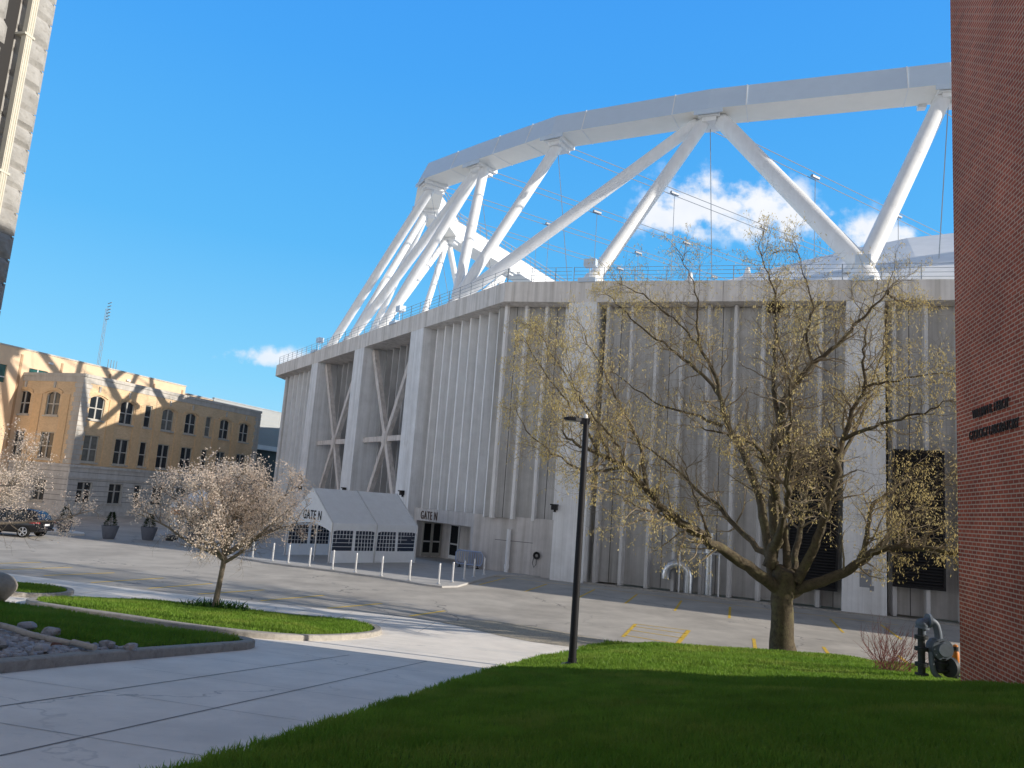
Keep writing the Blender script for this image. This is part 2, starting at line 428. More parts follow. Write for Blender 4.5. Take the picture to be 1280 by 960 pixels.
for k in range(9):
    o = Vector((-3.28,8.2))+ax*(-3.1+2.05*k)
    strip_line(mb, line_pts(o-cr*(2.6 if k>2 else 4.), o+cr*(1.3+.18*k), 16), .013, zw)
for k in range(12):
    x = -18.5+1.5*k; y1 = float(np.interp(x, LX, LY))
    strip_line(mb, line_pts((x-.35,y1-2.4),(x,y1-.1),5), .02, zw)
struct('cross_joints', mb, mat('cross_joint',(.48,.465,.44),.95))

# lawn mound at the right
mb = MB(); G = []
ys = np.linspace(-8, 25.4, 110)
for y in ys:
    x0 = xe(y); row = []
    for u in np.linspace(0,1,46):
        x = x0+(14.5-x0)*u
        row.append((x, float(y), zl(x,y) if u > 0 else zt(x,y)-.02))
    G.append(row)
for j in range(len(G)-1):
    for i in range(45):
        mb.face([G[j][i],G[j][i+1],G[j+1][i+1],G[j+1][i]])
lw = struct('lawn_mound', mb, M['soil'])
bm = bmesh.new(); bm.from_mesh(lw.data); bmesh.ops.remove_doubles(bm, verts=bm.verts, dist=1e-4); bm.to_mesh(lw.data); bm.free()
lw.data.polygons.foreach_set('use_smooth', [True]*len(lw.data.polygons))

# kerbed beds on the left
def inset_poly(poly, d):
    n = len(poly); out = []
    for k in range(n):
        p0,p1,p2 = Vector(poly[k-1]),Vector(poly[k]),Vector(poly[(k+1)%n])
        a=(p1-p0).normalized(); b=(p2-p1).normalized()
        na=Vector((-a.y,a.x)); nb=Vector((-b.y,b.x)); q=(na+nb)
        if q.length<1e-6: q=na
        q.normalize(); out.append(p1+q*d/max(.4,q.dot(na)))
    return out
def densify(poly, step=.4):
    out=[]
    for k in range(len(poly)):
        a,b=Vector(poly[k]),Vector(poly[(k+1)%len(poly)]); n=max(1,int((b-a).length/step))
        out += [a+(b-a)*t/n for t in range(n)]
    return out
def smooth_poly(poly, it=3):
    poly=[Vector(p) for p in poly]
    for _ in range(it):
        q=[]
        for k in range(len(poly)):
            a,b=poly[k],poly[(k+1)%len(poly)]
            q += [a*.75+b*.25, a*.25+b*.75]
        poly=q
    return poly
BED = {}
def bed(name, poly, kh, kw, mound, center):
    poly = densify(smooth_poly(poly,2), .5); inn = inset_poly(poly, kw)
    mb = MB(); n=len(poly)
    for k in range(n):
        a,b,c,d = poly[k],poly[(k+1)%n],inn[(k+1)%n],inn[k]
        za,zb = zt(*a),zt(*b)
        mb.face([(a.x,a.y,za-.03),(b.x,b.y,zb-.03),(b.x,b.y,zb+kh-.02),(a.x,a.y,za+kh-.02)])
        e = (a+(d-a)*.12, b+(c-b)*.12)
        mb.face([(a.x,a.y,za+kh-.02),(b.x,b.y,zb+kh-.02),(e[1].x,e[1].y,zb+kh),(e[0].x,e[0].y,za+kh)])
        mb.face([(e[0].x,e[0].y,za+kh),(e[1].x,e[1].y,zb+kh),(c.x,c.y,zb+kh),(d.x,d.y,za+kh)])
        mb.face([(d.x,d.y,za+kh),(c.x,c.y,zb+kh),(c.x,c.y,zb+kh-.12),(d.x,d.y,za+kh-.12)])
    struct(name+'_kerb', mb, M['kerb'])
    cx,cy = center; mb = MB(); rings=[1,.93,.82,.68,.5,.3,.12]
    def zz(x,y,t): return zt(x,y)+kh-.03+mound*ss((1-t)*2.2)
    P=[[(cx+(p.x-cx)*t, cy+(p.y-cy)*t) for p in inn] for t in rings]
    for r in range(len(rings)-1):
        for k in range(n):
            q=[(P[r][k],rings[r]),(P[r][(k+1)%n],rings[r]),(P[r+1][(k+1)%n],rings[r+1]),(P[r+1][k],rings[r+1])]
            mb.face([(p[0],p[1],zz(p[0],p[1],t)) for p,t in q])
    mb.face([(p[0],p[1],zz(p[0],p[1],.12)) for p in P[-1]])
    o = struct(name, mb, M['soil'])
    BED[name]=(inn,center,kh,mound)
def bed_z(name, x, y):
    inn,(cx,cy),kh,mound = BED[name]
    # radial parameter of the star-shaped bed
    ang=math.atan2(y-cy,x-cx); n=len(inn); t=1.
    for k in range(n):
        a,b=inn[k]-Vector((cx,cy)),inn[(k+1)%n]-Vector((cx,cy)); d=Vector((x-cx,y-cy)); e=b-a
        den=d.x*e.y-d.y*e.x
        if abs(den)<1e-9: continue
        s=(a.x*e.y-a.y*e.x)/den; w=(a.x*d.y-a.y*d.x)/den
        if s>0 and -1e-6<=w<=1+1e-6: t=1/s; break
    if t>.985: return None
    return zt(x,y)+kh-.03+mound*ss((1-t)*2.2)
bed('lawn_shaded', [(-15,4),(-6.9,4),(-6.5,7),(-6.04,10.0),(-5.81,11.44),(-5.4,13.15),(-5.0,14.9),(-4.75,15.9),(-4.9,16.7),(-5.6,17.15),(-6.6,17.2),(-7.9,17.9),(-9.2,18.4),(-10.4,19.2),(-13,20.0),(-16,20.4)], .16, .22, .08, (-9.5,13))
bed('lawn_sunny', [(-12.4,20.9),(-10.5,19.95),(-9.1,19.5),(-7.4,18.65),(-5.8,18.35),(-4.6,18.75),(-3.85,20.3),(-3.35,22.5),(-3.3,24.2),(-3.9,25.4),(-5.6,25.8),(-7.4,25.9),(-9.9,26.4),(-11.4,26.6),(-12.9,25.6),(-13.3,23)], .14, .2, .06, (-8,22.6))
bed('lawn_corner', [(-21,22.6),(-14.4,23.6),(-13.9,24.6),(-14.2,27.0),(-15,28.1),(-17,28.3),(-21,29.2)], .14, .2, .06, (-17.3,25.8))

# painted parking markings
mb = MB(); zf = lambda x,y: .006
dr_ = Vector((.286,.958))
for (x,y) in [(-.9,40.2),(1.4,38.7),(3.9,37.7),(6.0,36.8),(8.0,35.4),(10.1,34.2),(12.3,33.1),(14.2,32.3),(16.2,31.6)]:
    a=Vector((x,y)); strip_line(mb, line_pts(a, a+dr_*4.6, 1), .11, zf)
strip_line(mb, line_pts((-.6,45.6),(18.5,36.3),1), .09, zf)
for (x,y) in [(8.75,26.6),(11.0,25.9),(13.3,25.2)]:
    a=Vector((x,y)); strip_line(mb, line_pts(a, a+dr_*2.4,1), .12, zf)
c4=[Vector(p) for p in [(4.4,27.1),(5.4,30.4),(7.28,29.76),(6.05,26.3)]]
strip_line(mb, [c4[0],c4[1]], .13, zf); strip_line(mb,[c4[1],c4[2]],.08,zf); strip_line(mb,[c4[2],c4[3]],.16,zf)
for t in (.12,.5,.8): strip_line(mb, [c4[0].lerp(c4[1],t), c4[3].lerp(c4[2],max(0,t-.06))], .09, zf)
struct('bay_markings', mb, M['yellow'])
mb = MB()
for (a,b) in [((-22.3,33.2),(-20.7,35.9)),((-20.28,32.3),(-18.7,34.9)),((-18.0,31.6),(-16.45,34.1)),((-15.6,30.6),(-14.1,33.6)),((-13.2,30.2),(-11.8,33.0)),((-11.1,29.7),(-9.4,32.2)),((-8.6,29.2),(-6.9,31.9)),((-6.0,28.6),(-4.4,30.8)),((-3.0,28.2),(-1.9,30.1))]:
    strip_line(mb,[Vector(a),Vector(b)],.15,zf)
struct('faded_bay_markings', mb, M['yellow_worn'])
# gate plaza pavement with its kerb step
mb = MB()
pz=[(-1.9,38.3),(-2.6,37.6),(-3.4,37.9),(-5.8,39.7),(-8.9,41.3),(-12.3,42.7),(-16,45.6),(-19.5,50.0),(-24.6,56.5),(-27,62),(-24,84),(-16,86),(-6,53.4),(-1.0,48.4),(3.3,46.9),(1.2,46.2),(-.1,45.6)]
mb.prism(pz, -.02, .085)
struct('gate_plaza', mb, mat('plaza_concrete',(.50,.485,.465),.85,.12,.5,.3,40))
mb = MB()
mb.prism([(4.9,45.25),(14.8,41.15),(14.8,40.75),(4.9,44.85)], -.02, .09)
mb.prism([(14.82,41.1),(40,30.9),(40,30.5),(14.82,40.75)], -.02, .07)
struct('wall_kerb', mb, M['kerb'])
# corner island where the first planter stands
mb = MB(); mb.prism([(-32,52.2),(-28.4,51.5),(-27.5,52.2),(-28.2,53.4),(-32,56)], -.02, .13); struct('corner_island', mb, M['walk'])
# ------------------------------------------------------------------ STADIUM
A=Vector((-26.6,85.6)); B=Vector((-.87,46.5)); C_=Vector((3.15,45.6)); dR=Vector((math.cos(R(-22)),math.sin(R(-22)))); D=C_+dR*100
fl=Fr(A,B); fm=Fr(B,C_); fr_=Fr(C_,D)
st = thing('stadium', (4,70,0), 'huge grey concrete stadium with white steel roof ring and slanting struts', 'stadium')
# columns
def col_top(u): return 16.56-.023*u
for f,u0,u1,zt_ in ((fl,11.9,13.7,16.45),(fl,22.9,25.0,16.5),(fl,33.9,36.0,16.55),(fr_,-.05,1.72,16.55),(fr_,15.5,17.35,16.2),(fr_,31,33,15.9)):
    mb=MB(); f.box(mb,u0,u1,-2.2,-.02,0,zt_,ub=(u0-.12,u1+.1)); 
    obj('column',mb,M['concrete'],st)
# fascia with soffit
mb=MB()
def seg(f,u0,u1,zb0,zb1,zt0,zt1,m=0):
    f.box(mb,u0,u1,-.35,0,zb0,zt0,m,z0b=zb1,z1b=zt1)
    f.box(mb,u0,u1,-2.6,-.35,zb0+.012,zb0+.3,m,z0b=zb1+.012,z1b=zb1+.3)
n=6
for k in range(n):
    u0,u1=fl.len*k/n,fl.len*(k+1)/n-.02
    seg(fl,u0,u1,16.35+.2*u0/fl.len,16.35+.2*u1/fl.len,17.6+.2*u0/fl.len,17.6+.2*u1/fl.len)
seg(fm,0,fm.len-.02,16.55,16.57,17.8,17.9)
for k in range(11):
    u0,u1=9.09*k,9.09*(k+1)-.02; c0,c1=min(u0,30),min(u1,30)
    seg(fr_,u0,u1,16.57-.023*c0,16.57-.023*c1,17.9-.034*c0,17.9-.034*c1)
E_=A+Vector((5,40)); fe=Fr(E_,A); seg(fe,0,fe.len-.02,16.35,16.35,17.6,17.6)
obj('fascia',mb,M['fascia'],st)
# ribbed precast panels
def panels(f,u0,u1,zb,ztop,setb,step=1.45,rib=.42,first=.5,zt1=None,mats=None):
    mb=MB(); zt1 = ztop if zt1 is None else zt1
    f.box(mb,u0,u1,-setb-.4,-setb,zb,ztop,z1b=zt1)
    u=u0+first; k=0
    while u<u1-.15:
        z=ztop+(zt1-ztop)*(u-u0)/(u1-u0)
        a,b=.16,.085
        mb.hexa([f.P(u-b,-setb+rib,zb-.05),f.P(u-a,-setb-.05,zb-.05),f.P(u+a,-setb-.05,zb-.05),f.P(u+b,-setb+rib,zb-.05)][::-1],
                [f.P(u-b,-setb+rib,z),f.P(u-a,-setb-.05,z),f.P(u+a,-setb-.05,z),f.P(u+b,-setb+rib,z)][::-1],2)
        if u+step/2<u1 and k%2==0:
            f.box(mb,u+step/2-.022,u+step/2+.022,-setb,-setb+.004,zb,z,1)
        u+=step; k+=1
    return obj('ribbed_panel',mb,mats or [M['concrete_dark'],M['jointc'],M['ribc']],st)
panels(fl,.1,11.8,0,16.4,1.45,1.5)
M['bayc']=mat('bay_concrete_shaded',(.33,.32,.31),.9,.15,.4,.3,12,streak=.3); M['bayr']=mat('bay_rib_shaded',(.48,.47,.46),.9,.15,.4)  # darker copies of the panel colours, deep bay shade put in
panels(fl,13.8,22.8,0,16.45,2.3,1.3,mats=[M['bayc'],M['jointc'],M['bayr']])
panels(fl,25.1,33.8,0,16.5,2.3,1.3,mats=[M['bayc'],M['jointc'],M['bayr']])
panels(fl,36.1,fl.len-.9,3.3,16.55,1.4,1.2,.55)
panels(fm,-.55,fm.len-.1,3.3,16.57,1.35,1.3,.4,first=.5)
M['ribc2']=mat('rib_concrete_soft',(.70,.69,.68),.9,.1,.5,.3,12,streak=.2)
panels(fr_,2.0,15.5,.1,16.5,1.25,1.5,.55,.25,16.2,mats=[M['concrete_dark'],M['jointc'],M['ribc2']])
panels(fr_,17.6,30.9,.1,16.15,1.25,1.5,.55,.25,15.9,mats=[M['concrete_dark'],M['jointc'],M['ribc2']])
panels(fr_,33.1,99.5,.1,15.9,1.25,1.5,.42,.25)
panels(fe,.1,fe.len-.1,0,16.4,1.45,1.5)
# deep dark gaps beside the columns and behind the cross bracing
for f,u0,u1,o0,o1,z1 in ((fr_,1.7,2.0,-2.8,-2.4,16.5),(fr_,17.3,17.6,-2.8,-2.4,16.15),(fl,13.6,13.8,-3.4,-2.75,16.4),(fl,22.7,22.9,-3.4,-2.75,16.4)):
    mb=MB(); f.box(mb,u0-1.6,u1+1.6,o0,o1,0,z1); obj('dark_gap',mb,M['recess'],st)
# cross bracing
def beam(f,mb,p,q,w,o0,o1):
    p=Vector(p); q=Vector(q); d=(q-p).normalized(); n=Vector((-d.y,d.x))*w/2
    c=[p+n,p-n,q-n,q+n]
    mb.hexa([f.P(k.x,o0,k.y) for k in c],[f.P(k.x,o1,k.y) for k in c])
for (a,b) in ((13.7,22.9),(25.0,33.9)):
    mb=MB(); c=(a+b)/2
    for s in (a+.3,b-.3):
        beam(fl,mb,(s,16.2),(c,8.55),.45,-1.1,-.7)
        beam(fl,mb,(s,.8),(c,8.55),.45,-1.102,-.702)
    fl.box(mb,a+.05,b-.05,-1.0,-.75,8.34,8.76)
    fl.box(mb,c-.45,c+.45,-1.15,-.65,8.15,8.95)
    obj('cross_brace',mb,M['steel_tan'],st)
# flat roof deck and gutter band, inset outline
def off(p,f,o): return p+f.n*o
inA=A+fl.n*-5+Vector((5,2)); 
def inset_line(k):
    def isect(f1,f2):
        p=f1.p+f1.n*-k; q=f2.p+f2.n*-k; d1,d2=f1.d,f2.d
        t=((q-p).x*d2.y-(q-p).y*d2.x)/(d1.x*d2.y-d1.y*d2.x); return p+d1*t
    return [isect(fe,fl),isect(fl,fm),isect(fm,fr_),D+fr_.n*-k]
BACK=[Vector((115,60)),Vector((95,150)),Vector((5,150)),E_+Vector((4,0))]
mb=MB()
def ringband(p,q,z0,z1,m=0):
    for k in range(len(p)):
        j=(k+1)%len(p)
        mb.face([(p[k].x,p[k].y,z0),(p[j].x,p[j].y,z0),(q[j].x,q[j].y,z1),(q[k].x,q[k].y,z1)],m)
i0=inset_line(.34)+BACK; i1=inset_line(6)+BACK
mb.face([(p.x,p.y,16.95) for p in i0])
obj('roof_deck',mb,M['membrane'],st)
# tensioned white roof
CX,CY=44.,88.
fa=fr_.p-fr_.n*6.5
rp_=[Vector((6.3,51.0)),fa+fr_.d*8,fa+fr_.d*20,fa+fr_.d*33,fa+fr_.d*46,Vector((75,95)),Vector((62,135)),Vector((24,128)),Vector((14.5,112)),Vector((9.6,80))]
bd=[]
for k in range(len(rp_)):
    a,b=rp_[k],rp_[(k+1)%len(rp_)]
    for t in range(8): bd.append(a.lerp(b,t/8))
rr=[1,.97,.93,.88,.83,.78,.72,.65,.55,.4,.2,.06]
def rz(r,k):
    f=min(1,(1-r)/.40)**.8; x=CX+(bd[k].x-CX)*r
    return 18.7+10.4*f*(.52+.48*ss((x-9)/26))-.32*abs(math.sin(k*math.pi/4))*f*(1.15-f)
mb=MB(); nb_=len(bd)
for k in range(nb_):
    a,b=bd[k],bd[(k+1)%nb_]; mb.face([(a.x,a.y,16.9),(b.x,b.y,16.9),(b.x,b.y,18.72),(a.x,a.y,18.72)])
obj('gutter_band',mb,M['gutter'],st)
mb=MB()
for q in range(len(rr)-1):
    for k in range(nb_):
        j=(k+1)%nb_; pts=[]
        for (r,kk) in ((rr[q],k),(rr[q],j),(rr[q+1],j),(rr[q+1],k)):
            p=bd[kk]; pts.append((CX+(p.x-CX)*r,CY+(p.y-CY)*r,rz(r,kk)))
        mb.face(pts)
roof=obj('fabric_roof',mb,M['membrane'],st)
for k in range(3,34,5):
    p=bd[k]; r=.9; mb=MB()
    mb.lathe([(.7,0),(.42,.5),(.2,1.0),(.16,1.3)],(CX+(p.x-CX)*r,CY+(p.y-CY)*r,rz(r,k)-.15),8)
    obj('roof_vent',mb,M['membrane'],st)
# white ring girder
RO=[Vector(p) for p in [(58,41.5),(42,42.6),(26.84,45.52),(12.44,50.88),(1.55,56.43),(-4.98,62.39),(-9.95,67.2),(-11.28,74.58),(-9.58,83.35),(-3.07,93.9),(6.17,109.34),(16,122)]]
ZB=32.87; ZT=34.8; W=2.5; TI=.75
def offs(poly,d):
    out=[]
    for k in range(len(poly)):
        a=(poly[k]-poly[k-1]).normalized() if k>0 else (poly[1]-poly[0]).normalized()
        b=(poly[k+1]-poly[k]).normalized() if k<len(poly)-1 else a
        na=Vector((a.y,-a.x)); nb=Vector((b.y,-b.x)); q=(na+nb).normalized()
        out.append(poly[k]+q*d/max(.5,q.dot(na)))
    return out
RI=offs(RO,W); RC=offs(RO,W/2); RT=offs(RO,TI)
mb=MB()
for k in range(len(RO)-1):
    a,b,c,d=RO[k],RO[k+1],RI[k+1],RI[k]
    e,g=RT[k],RT[k+1]
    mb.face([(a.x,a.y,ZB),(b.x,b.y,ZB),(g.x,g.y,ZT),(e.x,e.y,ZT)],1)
    mb.face([(d.x,d.y,ZB),(c.x,c.y,ZB),(c.x,c.y,ZT),(d.x,d.y,ZT)])
    mb.face([(e.x,e.y,ZT),(g.x,g.y,ZT),(c.x,c.y,ZT),(d.x,d.y,ZT)])
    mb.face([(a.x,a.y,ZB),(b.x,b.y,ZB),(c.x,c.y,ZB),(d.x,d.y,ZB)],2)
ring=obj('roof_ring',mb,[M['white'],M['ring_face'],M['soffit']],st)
# node boxes, splice plates, small top fittings on the ring
for k in range(2,len(RO)-2):
    mb=MB(); c=RC[k]; t=(RO[k+1]-RO[k-1]).normalized(); n=Vector((t.y,-t.x))
    def bx(u0,u1,v0,v1,z0,z1,m=0):
        q=[c+t*u+n*v for u,v in ((u0,v0),(u1,v0),(u1,v1),(u0,v1))]
        mb.prism([(p.x,p.y) for p in q][::-1] if False else [(p.x,p.y) for p in q],z0,z1,m)
    bx(-.75,.75,-W/2+.25,W/2+.1,ZB-.32,ZB-.004)
    bx(-.5,.5,-W/2+.5,W/2-.2,ZB-.62,ZB-.32)
    bx(-1.0,1.0,-W/2+.02,-W/2+.12,ZB-.3,ZB-.004,1)
    for sg_ in ((1,-1) if k<6 else ()):
        e=(RO[k+sg_]-RO[k]).normalized(); en_=Vector((e.y,-e.x))*sg_; o0=RO[k]+e*2.6
        def pl_(t_,lo,z): p=o0+e*t_+en_*lo; return (p.x,p.y,z)
        mb.hexa([pl_(-.035,-.03,ZB-.03),pl_(.035,-.03,ZB-.03),pl_(.035,W+.02,ZB-.03),pl_(-.035,W+.02,ZB-.03)],[pl_(-.035,TI-.04,ZT+.03),pl_(.035,TI-.04,ZT+.03),pl_(.035,W+.02,ZT+.03),pl_(-.035,W+.02,ZT+.03)])
    bx(1.0,1.5,W/2-.1,W/2+.45,ZB-.22,ZB+.12)
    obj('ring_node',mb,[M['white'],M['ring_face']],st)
for k in range(6,10):
    mb=MB()
    a,b=RI[k],RI[k+1]
    for zz in (ZT-.0,ZT+.5,ZT+1.0): mb.tube([(a.x,a.y,zz),(b.x,b.y,zz)],.045,4)
    L=(b-a).length
    for t in np.arange(0,L,1.4):
        p=a.lerp(b,t/L); mb.tube([(p.x,p.y,ZT-.1),(p.x,p.y,ZT+1.0)],.04,4)
    obj('ring_railing',mb,M['cable'],st)
# struts
BA=dict(a=(19.75,42.6,19.1),b=(4.75,48.1,18.9),c=(-4.75,57.2,19.2),d=(-12.3,68.6,19.0),e=(-16.2,74.4,19.0),g=(-19.7,80.2,18.8),h=(-10.5,78,18.8),i=(-4.5,86,18.8),z=(34,38.5,18.9),y=(-17.5,86,18.8))
def tz(k): p=RC[k]; return Vector((p.x,p.y,ZB-.35))
def strut(k,base,r,shift=0.):
    q=Vector(BA[base]); t=(RO[k+1]-RO[k-1]).normalized()
    p=tz(k)+Vector((t.x,t.y,0))*shift
    mb=MB(); mb.tube([q,q.lerp(p,.02),q.lerp(p,.02),q.lerp(p,.985),p],[r*.8,r*.8,r,r,r*.9],20)
    for tt in (.30,.31,.62): 
        mb.tube([q.lerp(p,tt),q.lerp(p,tt+.003)],r*1.012,20)
    obj('strut',mb,M['white'],st,smooth=True)
for k,b,r,s in ((2,'a',.52,.3),(3,'a',.56,-.75),(3,'b',.46,.45),(3,'c',.44,.95),(4,'c',.43,.0),(5,'c',.42,-.45),(5,'d',.42,.3),(5,'e',.42,.6),(6,'g',.42,.0),(7,'e',.36,-.2),(7,'y',.36,.3),(8,'h',.34,-.2),(8,'i',.34,.3),(8,'d',.34,-.4),(9,'h',.34,.2),(9,'i',.34,0),(2,'z',.5,-.5)):
    strut(k,b,r,s)
for b,(x,y,z) in BA.items():
    mb=MB(); mb.lathe([(1.05,0),(.95,1.2),(.72,1.9),(.5,2.25)],(x,y,16.95),14); obj('strut_foot',mb,M['white'],st,smooth=True)
# cables: paired radial cables with clamps and hangers
cd=Vector((.84,.545))
for k in (2,3,4,5,6,7):
    p=RI[k]; mb=MB()
    L=46 if k<4 else 60
    for dz,do in ((.0,-.22),(-.32,.22)):
        n=Vector((-cd.y,cd.x))*do; q=p+n
        mb.tube([(q.x,q.y,ZB+dz),(q.x+cd.x*L,q.y+cd.y*L,ZB+dz-.3)],.035,5)
    for dist in (12.2,24.4,36.6):
        c=p+cd*dist
        if dist>L: continue
        mb.tube([(c.x-.45*cd.x,c.y-.45*cd.y,ZB-.3),(c.x+.45*cd.x,c.y+.45*cd.y,ZB-.3)],.15,6)
        mb.tube([(c.x,c.y,ZB-.3),(c.x,c.y,21.5)],.03,4)
    ni=(RI[k]-RO[k]).normalized()
    mb.tube([(RC[k].x,RC[k].y,ZB-.9),(RC[k].x+ni.x*3.5,RC[k].y+ni.y*3.5,19.5)],.032,4)
    obj('cable',mb,M['cable'],st)
# roof-edge railing
def railing(f,u0,u1,zb0,zb1,step,h=.95,o=-.2,nr=4,pr=.03):
    mb=MB(); u=u0
    def zb(u): return zb0+(zb1-zb0)*(u-u0)/(u1-u0)
    while u<=u1:
        mb.tube([f.P(u,o,zb(u)-.05),f.P(u,o,zb(u)+h)],pr,4); u+=step
    for k in range(nr):
        z=h*(k+1)/nr-.02
        mb.tube([f.P(u0,o,zb0+z),f.P(u1,o,zb1+z)],.014,4)
    obj('railing',mb,M['rail'],st)
railing(fl,.2,fl.len-.1,17.6,17.8,1.5); railing(fm,.1,fm.len,17.8,17.9,1.5); railing(fr_,.1,29.9,17.9,16.88,1.9)
# rooftop floodlights
for f,u,z in ((fr_,1.0,17.88),(fr_,16.3,17.35),(fl,30.5,17.7),(fl,12,17.65)):
    mb=MB(); f.box(mb,u-.03,u+.03,-.5,-.44,z,z+1.1); f.box(mb,u-.35,u+.4,-.8,-.25,z+1.05,z+1.5); f.box(mb,u-.55,u+.55,-.3,.12,z-.08,z+.18)
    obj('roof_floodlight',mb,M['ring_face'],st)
# black louvres
for (u0,u1,z0,z1) in ((12.75,15.2,.95,8.4),(17.75,20.1,1.5,8.4)):
    mb=MB(); fr_.box(mb,u0,u1,-1.2,-.62,z0,z1)
    fr_.box(mb,u0,u0+.1,-.62,-.5,z0,z1); fr_.box(mb,u1-.1,u1,-.62,-.5,z0,z1); fr_.box(mb,u0+.1,u1-.1,-.62,-.5,z1-.1,z1); fr_.box(mb,u0+.1,u1-.1,-.62,-.5,z0,z0+.1)
    z=z0+.14
    while z<z1-.2:
        mb.hexa([fr_.P(u0+.1,-.52,z),fr_.P(u1-.1,-.52,z),fr_.P(u1-.1,-.6151,z+.09),fr_.P(u0+.1,-.6151,z+.09)],
                [fr_.P(u0+.1,-.52,z+.03),fr_.P(u1-.1,-.52,z+.03),fr_.P(u1-.1,-.6151,z+.12),fr_.P(u0+.1,-.6151,z+.12)])
        z+=.15
    obj('louvre_panel',mb,M['louver'],st)
# low entrance storey with recessed doors
e0=fl.P(35.6,-.55,0); e1=fl.P(44.3,-.6,0); e2=fr_.P(-1.6,-.75,0); e3=fr_.P(.1,-.7,0)
g1=Fr(e0[:2],e1[:2]); g2=Fr(e1[:2],e2[:2]); g3=Fr(e2[:2],e3[:2])
print('entr', g1.len,g2.len,g3.len, e0,e1,e2,e3)
mb=MB()
ent=thing
OPN=(1.0,8.4)
g1.box(mb,0,OPN[0],-.5,0,0,3.4); g1.box(mb,OPN[0],OPN[1],-.5,0,2.55,3.4); g1.box(mb,OPN[1],g1.len,-.5,0,0,3.4)
g1.box(mb,OPN[0]-.2,OPN[1]+.2,-2.4,-2.1,0,3.3); g1.box(mb,OPN[1],OPN[1]+.2,-2.1,-.5,0,3.3)
g1.box(mb,0,g1.len,-2.4,-.5,3.1,3.38)
g2.box(mb,0,g2.len-.0,-.5,0,0,3.4); g2.box(mb,0,g2.len,-2.4,-.5,3.1,3.38)
g3.box(mb,0.0,g3.len,-.5,0,0,3.4); g3.box(mb,0,g3.len,-2.4,-.5,3.1,3.38)
g2.box(mb,1.6,g2.len,0,.004,1.93,1.96,1)
entw=obj('entrance_wall',mb,[mat('entrance_concrete',(.70,.66,.63),.88,.12,.5,.3,14,streak=.25),M['jointc']],st)
def door(f,u,o,z,w,h,leaf,wht):
    mb=MB(); t=.09
    f.box(mb,u,u+t,o,o+.08,z,z+h); f.box(mb,u+w-t,u+w,o,o+.08,z,z+h); f.box(mb,u+t,u+w-t,o,o+.08,z+h-t,z+h); f.box(mb,u+t,u+w-t,o,o+.08,z,z+.22)
    d=obj('door',mb,wht,st)
    mb=MB(); f.box(mb,u+t,u+w-t,o+.02,o+.05,z+.22,z+h-t); obj('door_glass',mb,M['doorglass'],d)
    mb=MB(); f.box(mb,u+t,u+w-t,o+.09,o+.14,z+.95,z+1.05); obj('push_bar',mb,M['steel'],d)
gR=Fr(g1.P(OPN[0],-2.1,0)[:2],g1.P(OPN[0],-.5,0)[:2])
if gR.n.dot(g1.d)<0: gR=Fr(g1.P(OPN[0],-2.1,0)[:2],g1.P(OPN[0],-.5,0)[:2],-1)
mb=MB(); gR.box(mb,0,gR.len,-.2,0,0,3.1); obj('recess_wall',mb,M['fascia'],st)
door(gR,.05,.0,.1,.74,2.35,1,M['frame']); door(gR,.82,.0,.1,.74,2.35,1,M['frame'])
door(g1,OPN[0]+1.35,-2.09,.1,1.25,2.35,1,M['white'])
text_mesh('wall_lettering','GATE N',.80,.015,g1,1.6,.03,2.68,M['rust'],st,bold=.0,xs=.74,spacing=1.2)
# small things fixed to the stadium
def walllight(f,u,z,o=.0):
    mb=MB(); f.box(mb,u-.17,u+.17,o,o+.24,z,z+.30); f.box(mb,u-.21,u+.21,o+.03,o+.34,z+.26,z+.34); f.box(mb,u-.06,u+.06,o,o+.1,z-.12,z); obj('wall_light',mb,M['black'],st)
for f,u,z in ((fl,13.0,4.0),(fl,24.2,4.15),(fl,35.2,4.2),(fr_,-.1,4.0)): walllight(f,u,z)
mb=MB(); q=g2.P(g2.len-1.55,.2,0); mb.tube([(q[0],q[1],.1),(q[0],q[1],2.65)],.13,12); mb.tube([(q[0],q[1],.3),(q[0],q[1],.55)],.16,12)
obj('standpipe',mb,M['concrete'],st,smooth=True)
mb=MB(); c=g3.P(.35,.16,1.2)
for t in range(9): pass
for rr_ in (.12,.16,.2):
    pts=[]
    for k in range(13):
        g=2*math.pi*k/12; pts.append(g3.P(.35+rr_*math.cos(g),.12+rr_*.2,1.25+rr_*math.sin(g)))
    mb.tube(pts,.035,5,caps=False)
mb.tube([g3.P(.2,.16,1.2),g3.P(.12,.16,.8),g3.P(.22,.16,.55),g3.P(.36,.16,.75),g3.P(.36,.16,1.1)],.02,5)
obj('hose_reel',mb,M['black'],st)
# galvanised ducts and pipe frame at the foot of the right wall
mb=MB(); pts=[]
for k in range(11):
    g=math.pi*k/10; pts.append(fr_.P(7.05-.62*math.cos(g),-.45,.95+.62*math.sin(g)))
pts=[fr_.P(6.43,-.45,.72)]+pts+[fr_.P(7.67,-.45,.03)]
mb.tube(pts,.26,14)
for k in range(1,len(pts)-1):
    a,b=Vector(pts[k]),Vector(pts[k+1]); d=(b-a).normalized()*.02
    mb.tube([a-d,a+d],.275,14)
obj('exhaust_elbow',mb,M['silver'],st,smooth=True)
mb=MB(); mb.tube([fr_.P(8.75,-.45,.03),fr_.P(8.75,-.45,3.4)],.2,14)
for z in (.9,1.9,2.7): mb.tube([fr_.P(8.75,-.45,z),fr_.P(8.75,-.45,z+.06)],.225,14)
mb.tube([fr_.P(8.75,-.45,2.25),fr_.P(8.75,-.45,2.6)],.3,14)
obj('exhaust_pipe',mb,M['silver'],st,smooth=True)
mb=MB()
for u in (7.2,9.3): mb.tube([fr_.P(u,-.2,.02),fr_.P(u,-.2,2.3)],.045,8)
